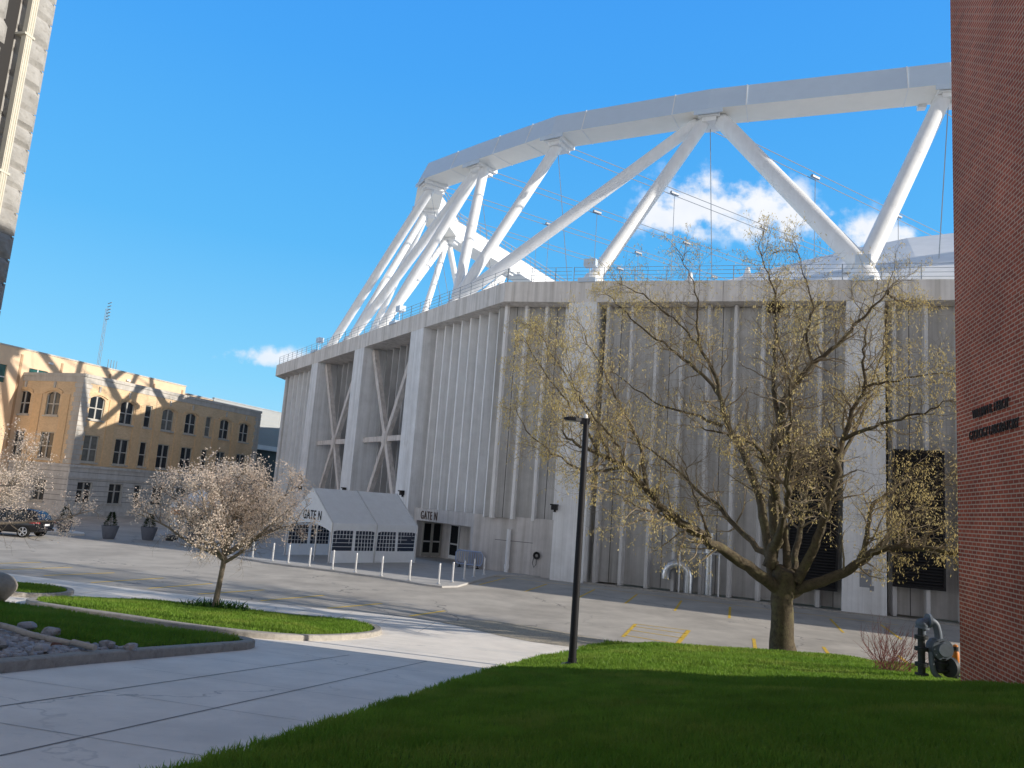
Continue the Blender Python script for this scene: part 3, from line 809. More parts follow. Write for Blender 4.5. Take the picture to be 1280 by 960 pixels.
mb.tube([fr_.P(7.1,-.2,2.3),fr_.P(9.4,-.2,2.3)],.045,8)
obj('pipe_frame',mb,M['steel'],st)
mb=MB(); fr_.box(mb,16.2,16.75,-.02,-.014,1.35,2.25); fr_.box(mb,16.66,16.86,-.02,-.010,1.2,1.45)
obj('patch',mb,mat('patch_grey',(.30,.31,.33),.9),st)
# ------------------------------------------------------------------ TENT
FRp=Vector((-9.6,44.6)); ud=Vector((.69,.724)).normalized(); vd=Vector((-.724,.69)).normalized()
TL=6.3; TW=4.7; EH=2.25; RH=4.15; Z0=.1
tent=thing('entrance_tent',(FRp.x+ud.x*3+vd.x*2.3,FRp.y+ud.y*3+vd.y*2.3,Z0),'white peaked canopy tent with windowed side walls reading GATE N','tent')
def TP(u,v,z): q=FRp+ud*u+vd*v; return (q.x,q.y,Z0+z)
mb=MB()
def slab(pts,m=0,t=.03):
    mb.face(pts,m)
nseg=10
for s in (0,1):
    for bay in (0,1):
        u0,u1=bay*TL/2,(bay+1)*TL/2
        for j in range(nseg):
            for i in range(6):
                t0,t1=j/nseg,(j+1)/nseg; a0,a1=u0+(u1-u0)*i/6,u0+(u1-u0)*(i+1)/6
                def pt(a,t):
                    v=t*TW/2; z=EH+(RH-EH)*t; sag=-.05*math.sin(math.pi*(a-u0)/(u1-u0))*math.sin(math.pi*t)
                    return TP(a, v if s==0 else TW-v, z+sag)
                mb.face([pt(a0,t0),pt(a1,t0),pt(a1,t1),pt(a0,t1)])
    # scalloped side valance, one arch a bay
    for bay in (0,1):
        u0,u1=bay*TL/2,(bay+1)*TL/2; v=0-.02 if s==0 else TW+.02
        for i in range(12):
            a0,a1=u0+(u1-u0)*i/12,u0+(u1-u0)*(i+1)/12
            d=lambda a:.50-.26*math.sin(math.pi*(a-u0)/(u1-u0))
            mb.face([TP(a0,v,EH-d(a0)),TP(a1,v,EH-d(a1)),TP(a1,v,EH+.01),TP(a0,v,EH+.01)])
# front and rear gables with an arched lower edge
for u in (-.03,TL+.03):
    n=16
    for i in range(n):
        v0,v1=TW*i/n,TW*(i+1)/n
        top=lambda v: EH+(RH-EH)*(1-abs(2*v/TW-1)); low=lambda v: EH-.55+.42*math.sin(math.pi*v/TW)**.8
        mb.face([TP(u,v0,low(v0)),TP(u,v1,low(v1)),TP(u,v1,top(v1)),TP(u,v0,top(v0))])
obj('canopy',mb,M['tentwhite'],tent,smooth=True)
mb=MB()
for u in (0,TL/2,TL):
    for v in (0,TW):
        mb.tube([TP(u,v,-.0),TP(u,v,EH)],.05,8); mb.box(*[c for k in range(2) for c in (TP(u,v,0)[k]-.12,TP(u,v,0)[k]+.12)],Z0,Z0+.02)
    mb.tube([TP(u,0,EH),TP(u,TW/2,RH)],.045,6); mb.tube([TP(u,TW,EH),TP(u,TW/2,RH)],.045,6)
mb.tube([TP(0,1.5,0),TP(0,1.5,EH-.2)],.05,8)
obj('tent_frame',mb,M['steel'],tent)
def sidewall(P):
    """P(a,z): a from 0 to TL/2 along one bay; returns the wall, its dark windows with white muntins"""
    L=TL/2; wins=((.14,L/2-.10),(L/2+.10,L-.14)); zs=(.70,1.84)
    mb=MB(); us=[0,wins[0][0],wins[0][1],wins[1][0],wins[1][1],L]; zz=[.02,zs[0],zs[1],EH]
    for i in range(5):
        for k in range(3):
            if i in (1,3) and k==1: continue
            w=lambda a,z:P(a,z)
            mb.face([P(us[i],zz[k]),P(us[i+1],zz[k]),P(us[i+1],zz[k+1]),P(us[i],zz[k+1])])
    sw=obj('side_wall',mb,M['tentwhite'],tent)
    for (a,b) in wins:
        mb=MB(); mb.face([P(a,zs[0]),P(b,zs[0]),P(b,zs[1]),P(a,zs[1])])
        wn=obj('window',mb,mat('clear_vinyl',(.05,.065,.10),.12,spec=.8) if 'vinyl' not in M else M['vinyl'],sw)
        mb=MB(); c=Vector(P((a+b)/2,1.3))
        nrm=(Vector(P(a+1,1))-Vector(P(a,1))).cross(Vector((0,0,1))).normalized()*.012
        def bar(a0,a1,z0,z1):
            q=[P(a0,z0),P(a1,z0),P(a1,z1),P(a0,z1)]
            mb.hexa([Vector(x)-nrm for x in q],[Vector(x)+nrm for x in q])
        for k in range(1,6): x=a+(b-a)*k/6; bar(x-.014,x+.014,zs[0],zs[1])
        for k in range(1,5): z=zs[0]+(zs[1]-zs[0])*k/5; bar(a,b,z-.013,z+.013)
        obj('muntins',mb,M['tentwhite'],wn)
M['vinyl']=mat('clear_vinyl',(.03,.04,.065),.15,spec=.7)
sidewall(lambda a,z:TP(a,.0+.05*math.sin(a*2.2)*math.sin(z*1.7),z)); sidewall(lambda a,z:TP(TL/2+a,.0+.05*math.sin(a*2.6+1)*math.sin(z*1.7),z))
sidewall(lambda a,z:TP(a,TW,z)); sidewall(lambda a,z:TP(TL/2+a,TW,z))
gf=Fr(TP(0,TW,0)[:2],TP(0,0,0)[:2])
text_mesh('tent_lettering','GATE N',.74,.006,gf,1.62,.045,Z0+2.33,M['letter'],tent,bold=.012,xs=.70,spacing=1.1)

# white canopy seen through the blossom tree
cn=thing('pop_up_canopy',(-22.6,58.5,.0),'white pop-up canopy half hidden behind the blossoming tree','canopy')
mb=MB(); x,y=-22.6,58.5
q=[(x-1.5,y-1.5),(x+1.5,y-1.5),(x+1.5,y+1.5),(x-1.5,y+1.5)]
for k in range(4):
    a,b=q[k],q[(k+1)%4]; mb.face([(a[0],a[1],2.5),(b[0],b[1],2.5),(x,y,3.6)]); mb.face([(a[0],a[1],2.15),(b[0],b[1],2.15),(b[0],b[1],2.5),(a[0],a[1],2.5)])
obj('canopy_top',mb,M['tentwhite'],cn)
for a in q:
    mb=MB(); mb.tube([(a[0],a[1],.05),(a[0],a[1],2.2)],.035,6); obj('leg',mb,M['steel'],cn)

# ------------------------------------------------------------------ BOLLARDS
bl=thing('bollard',(-14.2,44.6,.1),'thin pale steel bollard along the edge of the gate pavement','bollard','steel bollards around the gate')
mb=MB(); ORIG[bl]=(0,0,0)
mb.lathe([(.05,0),(.05,.93),(.046,.96),(.025,.985),(0.005,.99)],n=12); obj('post',mb,M['steel'],bl,smooth=True)
mb=MB(); mb.lathe([(.095,0),(.095,.02),(.065,.05)],n=12); obj('collar',mb,M['steel'],bl)
bpos=[(-14.0,44.9),(-12.46,43.55),(-11.47,43.1),(-10.09,42.2),(-8.7,41.55),(-7.36,40.85),(-5.87,39.95),(-4.33,38.95),(-2.83,38.3),(-2.25,39.6),(-1.75,41.3),(-1.3,43.0),(-.8,44.7),(-15.6,46.2),(-17.1,48.0),(-18.6,49.8)]
ordn=['fifth','sixth','seventh','eighth']
blab=['bollard by the front right leg of the tent','bollard standing alone in front of the tent opening']
for i,(x,y) in enumerate(bpos):
    side = 'steel bollard at the tip corner of the gate pavement' if i==8 else ('steel bollard on the edge facing the building doors' if i in (9,10,11,12) else ('steel bollard partly behind the pale blossom tree' if i in (13,14,15) else ('steel bollard along the lot edge before the tent front' if i<4 else 'steel bollard along the lot edge before the tent side wall')))
    grp = None
    lab={0:'first steel bollard right of the blossom tree',1:'second steel bollard right of the blossom tree',2:'third steel bollard right of the blossom tree',3:'steel bollard in front of the open tent entrance',4:'steel bollard beside the front right tent leg',5:'steel bollard before the first side wall bay of the tent',6:'steel bollard before the middle seam of the tent side wall',7:'steel bollard before the rear end of the tent side wall',
         8:'nearest steel bollard at the tip of the gate pavement',9:'second bollard on the short row running toward the doors',10:'third bollard on the short row running toward the doors',11:'fourth bollard on the short row running toward the doors',12:'last bollard in the short row beside the blue barriers',
         13:'steel bollard just behind the right side of the blossom crown',14:'steel bollard behind the blossom tree branches near the fork',15:'steel bollard behind the left branches of the blossom tree'}[i]
    if i==0: bl.location=(x,y,.1); bl['label']=lab
    else: dup(bl,(x,y,.1),label=lab)

# ------------------------------------------------------------------ STREET LAMP
lx,ly=1.78,17.7; lz=zl(lx,ly)
lamp=thing('street_lamp',(lx,ly,lz),'slim black lamp post with a flat arm light standing on the lawn','street lamp')
mb=MB(); mb.tube([(lx,ly,lz-.05),(lx,ly,lz+5.5)],[.088,.068],16); obj('pole',mb,M['lampblack'],lamp,smooth=True)
mb=MB(); mb.lathe([(.22,-.12),(.22,.03)],(lx-.02,ly,lz),20); obj('footing',mb,M['kerb'],lamp)
mb=MB(); mb.lathe([(.15,.03),(.15,.055),(.10,.08),(.10,.16)],(lx,ly,lz),16); obj('base_plate',mb,M['lampblack'],lamp)
mb=MB()
hx=lx
mb.box(hx-.14,hx+.075,ly-.06,ly+.06,lz+5.36,lz+5.5)
z=lz+5.47
prof=[(-.12,.06,.05),(-.25,.13,.055),(-.42,.14,.05),(-.5,.10,.03),(-.53,.05,.015)]
for a,b in zip(prof[:-1],prof[1:]):
    mb.hexa([(hx+a[0],ly-a[1],z-a[2]),(hx+b[0],ly-b[1],z-b[2]),(hx+b[0],ly+b[1],z-b[2]),(hx+a[0],ly+a[1],z-a[2])][::1],
            [(hx+a[0],ly-a[1],z+a[2]*.5),(hx+b[0],ly-b[1],z+b[2]*.5),(hx+b[0],ly+b[1],z+b[2]*.5),(hx+a[0],ly+a[1],z+a[2]*.5)])
for k in range(6): mb.box(hx-.42+.045*k,hx-.405+.045*k,ly-.11,ly+.11,z+.02,z+.055)
lh=obj('lamp_head',mb,M['lampblack'],lamp)
mb=MB(); mb.box(hx-.46,hx-.24,ly-.09,ly+.09,z-.062,z-.052); obj('lens',mb,M['frame'],lh)
mb=MB(); mb.lathe([(.045,0),(.05,.05),(.035,.09),(.01,.1)],(hx-.02,ly,lz+5.5),10); obj('photocell',mb,M['white'],lh)

# ------------------------------------------------------------------ TREES
def rv(s=1.): return Vector((random.gauss(0,s),random.gauss(0,s),random.gauss(0,s)))
def wander(p,d,L,n,curl,up=0.):
    pts=[p.copy()]; d=d.normalized()
    for k in range(n):
        d=(d+rv(curl)+Vector((0,0,up))).normalized(); p=p+d*(L/n); pts.append(p)
    return pts
def resample(pts,n):
    pts=[Vector(p) for p in pts]; out=[]
    # Catmull-Rom
    P=[pts[0]*2-pts[1]]+pts+[pts[-1]*2-pts[-2]]
    for k in range(1,len(P)-2):
        for t in np.linspace(0,1,n,endpoint=False):
            a,b,c,d=P[k-1],P[k],P[k+1],P[k+2]
            out.append(.5*((2*b)+(c-a)*t+(2*a-5*b+4*c-d)*t*t+(3*b-a-3*c+d)*t**3))
    out.append(pts[-1]); return out

# the big honey locust
tx,ty=8.9,24.55; tz0=zl(tx,ty)-.03
S_=.0258
def T(px,py,dy=0): return Vector((tx+(px-972)*S_*(1+dy/24.5), ty+dy, tz0+(824+.06*(px-972)-py)*S_*(1+dy/24.5)-.0+ (dy*.17 if False else 0)))
tree=thing('bare_locust_tree',(tx,ty,tz0),'large spreading tree with bare crooked limbs and khaki buds by the lawn edge','tree')
trunk=MB(); crown_w=MB(); tips=[]
# trunk with root flare
tp=resample([T(973,838),T(972,800),T(971,765),T(973,738),T(974,722)],5)
k=len(tp); rad=[.36+.16*max(0,1-i/4)**1.5 if i<4 else .345-.0*i for i in range(k)]
rad=[(.62,.52,.45,.40,.37,.355,.345,.34,.335,.33,.33,.33,.335,.345,.35,.355,.36,.36,.345,.32,.28)[min(i,20)] for i in range(k)]
trunk.tube([p+Vector((.02*math.sin(i),.02*math.cos(i*1.7),0)) for i,p in enumerate(tp)],rad,18)
LIMBS=[
 ([(968,748,0),(940,728,-.2),(905,706,-.5),(870,686,-.9),(835,664,-1.2),(800,642,-1.5),(772,612,-1.7),(745,590,-1.9),(712,572,-2.0),(685,560,-2.0),(662,545,-2.1)],.215,.03),
 ([(955,722,.1),(963,690,.0),(957,650,-.1),(953,615,-.3),(957,560,-.5),(958,520,-.6),(972,492,-.7),(990,462,-.9),(1018,438,-1.1),(1040,408,-1.2),(1060,385,-1.3),(1080,362,-1.3)],.20,.022),
 ([(962,735,.2),(958,680,.6),(948,625,1.0),(935,590,1.2),(918,560,1.5),(910,520,1.7),(902,490,1.9),(886,462,2.1),(868,440,2.2),(850,425,2.3)],.17,.02),
 ([(978,735,.1),(980,690,.4),(972,640,.8),(968,600,1.0),(973,565,1.3),(985,540,1.5),(1000,522,1.6)],.14,.03),
 ([(985,735,-.2),(1000,700,-.5),(1008,660,-.8),(1018,610,-1.0),(1028,560,-1.0),(1040,520,-1.1),(1052,490,-1.1),(1055,450,-1.0),(1058,420,-.9)],.165,.022),
 ([(980,752,.0),(1005,738,-.3),(1035,722,-.6),(1058,702,-.9),(1072,690,-1.1),(1100,684,-1.4),(1135,686,-1.7),(1165,684,-1.9),(1195,680,-2.0)],.19,.04),
 ([(1050,712,-.8),(1062,690,-.6),(1070,660,-.4),(1078,640,-.2),(1100,632,.1),(1120,618,.4)],.10,.025),
 ([(990,728,.4),(1005,700,1.2),(1020,668,2.0),(1032,630,2.6),(1052,590,3.2),(1078,560,3.6)],.13,.02),
 ([(960,640,-.1),(945,612,-.9),(930,590,-1.6),(905,560,-2.2),(880,545,-2.6),(850,535,-2.9),(815,528,-3.1)],.12,.018),
 ([(968,720,.4),(950,700,1.4),(925,670,2.4),(895,640,3.2),(860,610,3.7),(825,590,4.0)],.13,.02),
 ([(975,700,.6),(985,650,1.8),(1000,600,2.8),(1015,540,3.6),(1035,480,4.0),(1050,430,4.2)],.13,.02),
 ([(960,690,-.2),(955,640,-1.3),(938,590,-2.4),(925,530,-3.2),(915,470,-3.7),(900,420,-4.0)],.12,.018),
 ([(957,540,-.5),(950,500,-.4),(953,450,-.2),(955,400,0),(948,360,.1),(940,330,.2)],.09,.014),
 ([(912,525,1.7),(895,500,2.4),(870,478,3.0),(838,455,3.4),(810,430,3.6),(785,405,3.7)],.075,.014),
 ([(1030,555,-1.0),(1048,535,-1.8),(1070,520,-2.4),(1100,505,-2.8),(1130,488,-3.0)],.07,.014),
 ([(1022,590,-1.0),(1050,560,-.2),(1075,535,.5),(1095,495,1.0),(1110,455,1.3),(1118,420,1.4)],.07,.014),
 ([(1050,490,-1.1),(1075,480,-1.4),(1105,470,-1.7),(1140,462,-2.0)],.05,.012),
 ([(870,685,-.9),(862,655,-.6),(852,625,-.3),(848,600,0)],.055,.014),
 ([(800,642,-1.5),(780,640,-2.1),(760,632,-2.6),(735,622,-3.0),(705,606,-3.3)],.06,.012),
 ([(775,615,-1.7),(772,575,-1.5),(760,540,-1.2),(742,505,-1.0),(725,470,-.8),(710,445,-.7)],.07,.014),
 ([(712,572,-2.0),(700,540,-1.2),(685,510,-.4),(665,480,.3),(655,455,.8)],.05,.012),
 ([(740,588,-1.9),(715,600,-1.0),(690,590,-.2),(665,570,.6),(650,540,1.2)],.05,.012),
 ([(725,575,-2.0),(718,540,-.8),(705,500,.5),(690,465,1.5),(672,440,2.2)],.05,.012),
 ([(850,425,2.3),(825,405,2.2),(800,390,2.0),(780,380,1.6)],.04,.01),
 ([(1080,362,-1.3),(1095,375,-.6),(1115,385,0),(1140,392,.4)],.04,.01),
 ([(745,590,-1.9),(728,560,-2.3),(700,530,-2.6),(675,500,-2.8),(655,475,-2.9)],.055,.012),
 ([(912,560,1.5),(880,548,2.0),(845,540,2.3),(815,520,2.6),(785,500,2.8)],.06,.012),
 ([(886,462,2.1),(880,430,1.8),(875,400,1.5),(865,370,1.3),(850,345,1.2)],.05,.01),
 ([(990,462,-.9),(985,425,-.8),(992,390,-.7),(985,355,-.6),(975,320,-.5)],.05,.01),
 ([(1070,690,-1.1),(1095,668,-.6),(1120,655,-.2),(1150,640,.2),(1175,622,.5)],.06,.012),
]
ENV_C=Vector((tx-1.55,ty,tz0+7.6)); ENV=Vector((7.6,6.4,6.3))
def inside(p):
    q=p-ENV_C; return (q.x/ENV.x)**2+(q.y/ENV.y)**2+(q.z/ENV.z)**2
def twigs(mb,p,d,L,r,depth,tips,env=None,bare=False):
    if depth==0: r=min(r,.0034)
    elif depth==1: r=min(r,.0075)
    n=max(3,int(L/.16)); 
    if n>9: n=9
    pts=wander(p,d,L,n,.22,.03)
    if env and env(pts[-1])>1.08:
        pts=wander(p,d,L*.45,n,.22,.0)
    mb.tube(pts,[r+(max(.0018,r*.28)-r)*k/n for k in range(n+1)],4 if r>.02 else 3,caps=False)
    if depth==0:
        tips.append((pts[-1],(pts[-1]-pts[-2]).normalized())); 
        if random.random()<.7: tips.append((pts[n//2],(pts[-1]-pts[-2]).normalized()))
        return
    nb = {3:5,2:4,1:4}[depth]
    for k in range(nb):
        t=.2+.8*(k+random.random())/nb; i=min(n-1,int(t*n)); q=pts[i].lerp(pts[i+1],t*n-i if t*n-i<1 else 1)
        dd=(pts[i+1]-pts[i]).normalized(); side=rv(1.); side=(side-dd*side.dot(dd)).normalized()
        nd=(dd*.75+side*.85+Vector((0,0,.12))).normalized()
        twigs(mb,q,nd,L*random.uniform(.4,.72),max(.003,r*.42),depth-1,tips,env)
    tips.append((pts[-1],(pts[-1]-pts[-2]).normalized()))
for pl,r0,r1 in LIMBS:
    pts=resample([T(*p) for p in pl],4); n=len(pts)
    for i in range(2,n): pts[i]=pts[i]+rv(.03 if r0>.1 else .028)
    rads=[1.02*(r0+(r1-r0)*(i/(n-1))**.8) for i in range(n)]
    trunk.tube(pts,rads,9 if r0>.1 else 7)
    L=sum((pts[i+1]-pts[i]).length for i in range(n-1)); s=0; nxt=L*(.26 if r0>.12 else .16)
    for i in range(1,n-1):
        s+=(pts[i+1]-pts[i]).length
        while s>nxt:
            nxt+=random.uniform(.08,.20)
            dd=(pts[i+1]-pts[i]).normalized(); side=rv(1.)+ (pts[i]-ENV_C).normalized()*.35; side=(side-dd*side.dot(dd)).normalized()
            nd=(dd*.6+side*.9+Vector((0,0,.15))).normalized()
            l=random.uniform(.7,1.9)*(1-.2*s/L); rr0=min(.04,rads[i]*.45)
            twigs(crown_w,pts[i],nd,l,rr0,2,tips,inside)
    dd=(pts[-1]-pts[-2]).normalized()
    for k in range(4): twigs(crown_w,pts[-1],(dd+rv(.5)).normalized(),random.uniform(.8,1.5),.016,2,tips,inside)
print('locust tips',len(tips),'faces',len(crown_w.f))
obj('trunk',trunk,M['bark'],tree,smooth=True)
obj('twigs',crown_w,M['twig'],tree)
mb=MB()
def leafquad(mb,p,d,l,w):
    s=d.cross(rv(1.)).normalized()*w/2; q=p+d*l
    m_=p.lerp(q,.55)
    mb.face([p,m_-s,q,m_+s])
for (p,d) in tips:
    dens=mnoise.noise(p*.42+Vector((3.1,0,7)))
    rim=inside(p)
    if random.random()>.18+1.1*dens+1.0*min(1,rim)**1.2: continue
    for k in range(random.choice((1,2,2,3))):
        q=p+rv(.05); dr=(Vector((random.gauss(0,.45),random.gauss(0,.45),-.75))).normalized()
        leafquad(mb,q,dr,random.uniform(.05,.12),random.uniform(.02,.036))
obj('buds',mb,M['bud'],tree)
print('buds',len(mb.f))
# bird nest
np_=T(955,397,.05); nest=MB()
nest.blob(np_,.24,.24,.17,3,.35,12)
for k in range(90):
    d=rv(1.).normalized(); q=np_+Vector((d.x*.22,d.y*.22,d.z*.14)); t=d.cross(rv(1.)).normalized()*random.uniform(.1,.26)
    nest.tube([q-t,q+d*.02,q+t],.007,3)
no=obj('bird_nest',nest,M['nest'],loc=tuple(np_)); tag(no,'dark bird nest in the upper fork of the big bare tree','bird nest')

# blossom trees
def blossom(name,base,label,h,w,seedv,lean=0.,cut=.34):
    random.seed(seedv); b=Vector(base)
    root=thing(name,base,label,'tree','pale blossom trees beside the lot')
    tr=MB(); tw=MB(); tips=[]
    fork=b+Vector((lean,0,h*.33))
    tr.tube(resample([b-Vector((0,0,.1)),b+Vector((lean*.3,0,h*.1)),b+Vector((lean*.6,.02,h*.22)),fork],4),[.14,.11,.098,.092,.088,.085,.083,.08,.08,.08,.08,.085,.09],10)
    C=b+Vector((lean,0,h*.56)); E=Vector((w/2,w/2,h*.46))
    def env(p):
        q=p-C; return (q.x/E.x)**2+(q.y/E.y)**2+(q.z/E.z)**2
    nl=9
    for k in range(nl):
        g=2*math.pi*k/nl+random.uniform(-.25,.25); el=random.choice((.25,.45,.8))
        d=Vector((math.cos(g)*math.cos(el),math.sin(g)*math.cos(el),math.sin(el)))
        L=w*.53*random.uniform(.85,1.08)
        n=9; st_=fork+Vector((0,0,random.uniform(-.3,.15)))
        pts=wander(st_,d,L,n,.10,.035); rads=[.062+(.016-.062)*i/n for i in range(n+1)]
        tr.tube(pts,rads,7)
        for i in range(2,n+1):
            for q in range(2):
                dd=(pts[i]-pts[i-1]).normalized(); side=rv(1.); side=(side-dd*side.dot(dd)).normalized()
                twigs(tw,pts[i],(dd*.7+side*.8+Vector((0,0,.22))).normalized(),random.uniform(.55,1.0)*w/5.3,.016,2,tips,env)
    for k in range(5):
        d=Vector((random.gauss(0,.3),random.gauss(0,.3),1)).normalized(); n=8
        pts=wander(fork,d,h*.52,n,.12,.02); tr.tube(pts,[.06+(.014-.06)*i/n for i in range(n+1)],7)
        for i in range(2,n+1):
            for q in range(2):
                dd=(pts[i]-pts[i-1]).normalized(); side=rv(1.); side=(side-dd*side.dot(dd)).normalized()
                twigs(tw,pts[i],(dd*.5+side*.9+Vector((0,0,.1))).normalized(),random.uniform(.5,.95)*w/5.3,.016,2,tips,env)
    t=obj('trunk',tr,M['bark2'],root,smooth=True); obj('twigs',tw,M['bark2'],root)
    mb=MB()
    for (p,d) in tips:
        if env(p)>1.25: continue
        rim=env(p); low=b.z+h*(cut+.16*max(0,1-rim))
        if p.z < low: continue
        if mnoise.noise(p*1.1)>.25+random.random()*.4: continue
        for k in range(random.choice((2,3,4,5))):
            q=p+rv(.055); dr=(rv(1.)+Vector((0,0,.3))).normalized()
            leafquad(mb,q,dr,random.uniform(.042,.078),random.uniform(.03,.05))
    obj('blossoms',mb,M['blossom'],root); print(name,len(tips),len(mb.f))
    return root
bz=bed_z('lawn_sunny',-8.75,24.9) or .2
blossom('blossom_tree',(-8.75,24.9,bz),'small pale blossoming tree in the sunny kerbed lawn strip',4.9,5.7,21,.12)
blossom('blossom_tree',(-18.9,27.6,.15),'pale blossoming tree at the frame edge in front of the black car',5.6,7.2,34,.1,.26)
random.seed(77)
# green shoots round the trunk
sh=thing('bulb_shoots',(-8.75,24.9,bz),'clump of strappy green bulb leaves around the small tree trunk','plant')
mb=MB()
for k in range(260):
    g=random.uniform(0,6.28); r=random.choice((random.uniform(.25,.5),random.uniform(.5,1.0))); c=Vector((-8.75+r*math.cos(g)*1.15,24.9+r*math.sin(g)*.6,bz-.02))
    d=Vector((random.gauss(0,.3),random.gauss(0,.3),1)).normalized(); l=random.uniform(.18,.42); s=d.cross(rv(1.)).normalized()*.022
    m_=c+d*l*.6; e=c+d*l+Vector((random.gauss(0,.08),random.gauss(0,.08),-.03))
    mb.face([c-s,c+s,m_+s,m_-s]); mb.face([m_-s,m_+s,e])
obj('leaves',mb,M['leaf'],sh)
# red-twigged bush by the lawn crest
bx_,by_=9.35,18.7; bz_=zl(bx_,by_)
bush=thing('bare_bush',(bx_,by_,bz_),'bare red twigged bush beside the grey pipes at the brick corner','bush')
mb=MB(); rt=[]
for k in range(70):
    g=random.uniform(0,6.283); lean=random.uniform(.2,1.9)
    d=Vector((math.cos(g)*lean,math.sin(g)*lean*.7,1)).normalized(); c=Vector((bx_+random.gauss(0,.22),by_+random.gauss(0,.15),bz_-.03))
    L=random.uniform(.7,1.25) if lean>.5 else random.uniform(.8,1.5); pts=wander(c,d,L,7,.07,.05)
    mb.tube(pts,[.0075-.005*i/7 for i in range(8)],4,caps=False)
    for j in range(random.randint(2,5)):
        i=random.randint(2,6); dd=(pts[i+1]-pts[i]).normalized()
        p2=wander(pts[i],(dd+rv(.5)).normalized(),random.uniform(.2,.5),4,.1,.05); mb.tube(p2,[.004-.0022*q/4 for q in range(5)],3,caps=False)
obj('stems',mb,M['redtwig'],bush)

# grey pipe assembly at the brick corner
gx,gy=9.48,17.1; gz_=zl(gx,gy)
met=thing('gas_meter',(gx,gy,gz_),'grey gas meter with thick pipes and flanges at the brick wall corner','gas meter')
def V3(x,y,z): return (gx+x,gy+y,gz_+z)
def flange(mb,x,y,z,ax_,r=.13,t=.035,n=14):
    a=Vector(ax_).normalized()*t/2; p=Vector(V3(x,y,z)); mb.tube([p-a,p+a],r,n)
mb=MB(); mb.tube(resample([V3(-.28,0,-.1),V3(-.28,0,.5),V3(-.28,0,.95),V3(-.27,0,1.1)],3),.075,12)
for z in (.12,.30,.34,.62,.66,.86,.90): flange(mb,-.28,0,z,(0,0,1),.135)
obj('riser_pipe',mb,M['darkpipe'],met,smooth=True)
mb=MB(); mb.tube(resample([V3(-.27,0,.95),V3(-.25,0,1.15),V3(-.12,0,1.24),V3(.02,0,1.18),V3(.08,0,1.0),V3(.09,0,.82)],5),.078,14)
flange(mb,-.12,0,1.24,(1,0,0),.15,.05); flange(mb,-.26,0,1.08,(.1,0,1),.14); mb.blob(V3(-.26,0,1.16),.13,.13,.12,1,.05,12)
obj('elbow_pipe',mb,M['greypipe'],met,smooth=True)
mb=MB(); mb.tube([V3(.09,.16,.68),V3(.09,-.17,.68)],.2,20); mb.tube([V3(.12,-.17,.68),V3(.12,-.22,.68)],.14,18); flange(mb,.09,0,.86,(0,0,1),.13); flange(mb,.09,-.16,.68,(0,1,0),.225,.03,20)
for k in range(10):
    g=k*.628; p=Vector(V3(.09+.195*math.cos(g),-.185,.68+.195*math.sin(g))); mb.tube([p,p-Vector((0,.02,0))],.014,6)
obj('meter_body',mb,M['greypipe'],met,smooth=True)
mb=MB(); mb.tube([V3(.12,-.02,.5),V3(.12,-.02,.18)],.11,14)
for z in (.48,.38,.24): flange(mb,.12,-.02,z,(0,0,1),.17)
p=Vector(V3(.27,-.02,.32)); mb.tube([p-Vector((.05,.1,0)),p+Vector((.05,-.05,0))],.21,20)
mb.tube([V3(.4,-.05,.2),V3(.6,-.08,.08)],.02,6)
obj('regulator',mb,M['darkpipe'],met,smooth=True)
mb=MB(); mb.tube(resample([V3(-.1,-.05,.6),V3(-.1,-.08,.35),V3(-.06,-.1,.18),V3(.06,-.12,.06),V3(.2,-.14,-.06)],4),.06,12); obj('outlet_pipe',mb,M['greypipe'],met,smooth=True)
# orange-topped twiggy plant behind the pipes
tw=thing('orange_marker',(10.4,17.9,zl(10.4,17.9)),'small orange marker post behind the grey gas pipes','marker')
mb=MB(); z_=zl(10.4,17.9); mb.tube([(10.4,17.9,z_-.1),(10.4,17.9,z_+.75)],.06,10); obj('post',mb,M['darkpipe'],tw)
mb=MB(); mb.lathe([(.065,.4),(.075,.42),(.075,.62),(.06,.64),(.05,.78),(.01,.8)],(10.4,17.9,z_),12); obj('cap',mb,M['orange'],tw,smooth=True)

# boulder, river stones and log in the left beds
b_=MB(); bc=(-12.45,19.55,zt(-12.75,19.55)+.42)
b_.blob(bc,.60,.5,.40,8,.13,22,.9); o=obj('boulder',b_,M['boulder'],loc=bc,smooth=True); tag(o,'large rounded tan boulder at the left frame edge','boulder')
RP=[Vector(p) for p in [(-9.6,13.3),(-7.6,12.85),(-6.5,12.4),(-5.55,13.1),(-5.42,12.2),(-5.6,11.2),(-5.95,10.6),(-6.3,9.4),(-7.0,9.0),(-7.2,10.2),(-7.8,10.6),(-9,11)]]
def inpoly(x,y,poly):
    c=False; n=len(poly)
    for i in range(n):
        a,b=poly[i],poly[i-1]
        if (a.y>y)!=(b.y>y) and x<(b.x-a.x)*(y-a.y)/(b.y-a.y)+a.x: c=not c
    return c
mb=MB(); placed=[]
for k in range(5200):
    x,y=random.uniform(-9.6,-5.3),random.uniform(9,13.3)
    if not inpoly(x,y,RP): continue
    z=bed_z('lawn_shaded',x,y)
    if z is None: continue
    r=random.choice((.022,.03,.036,.045,.055)); mb.blob((x,y,z+r*.35),r*random.uniform(1,1.5),r*random.uniform(.8,1.2),r*.75,random.random()*90,.3,7)
o=struct('river_stones',mb,M['rock']); o['kind']='stuff'; o['label']='grey river stones filling the bed beside the kerb'
for p in o.data.polygons: p.use_smooth=False
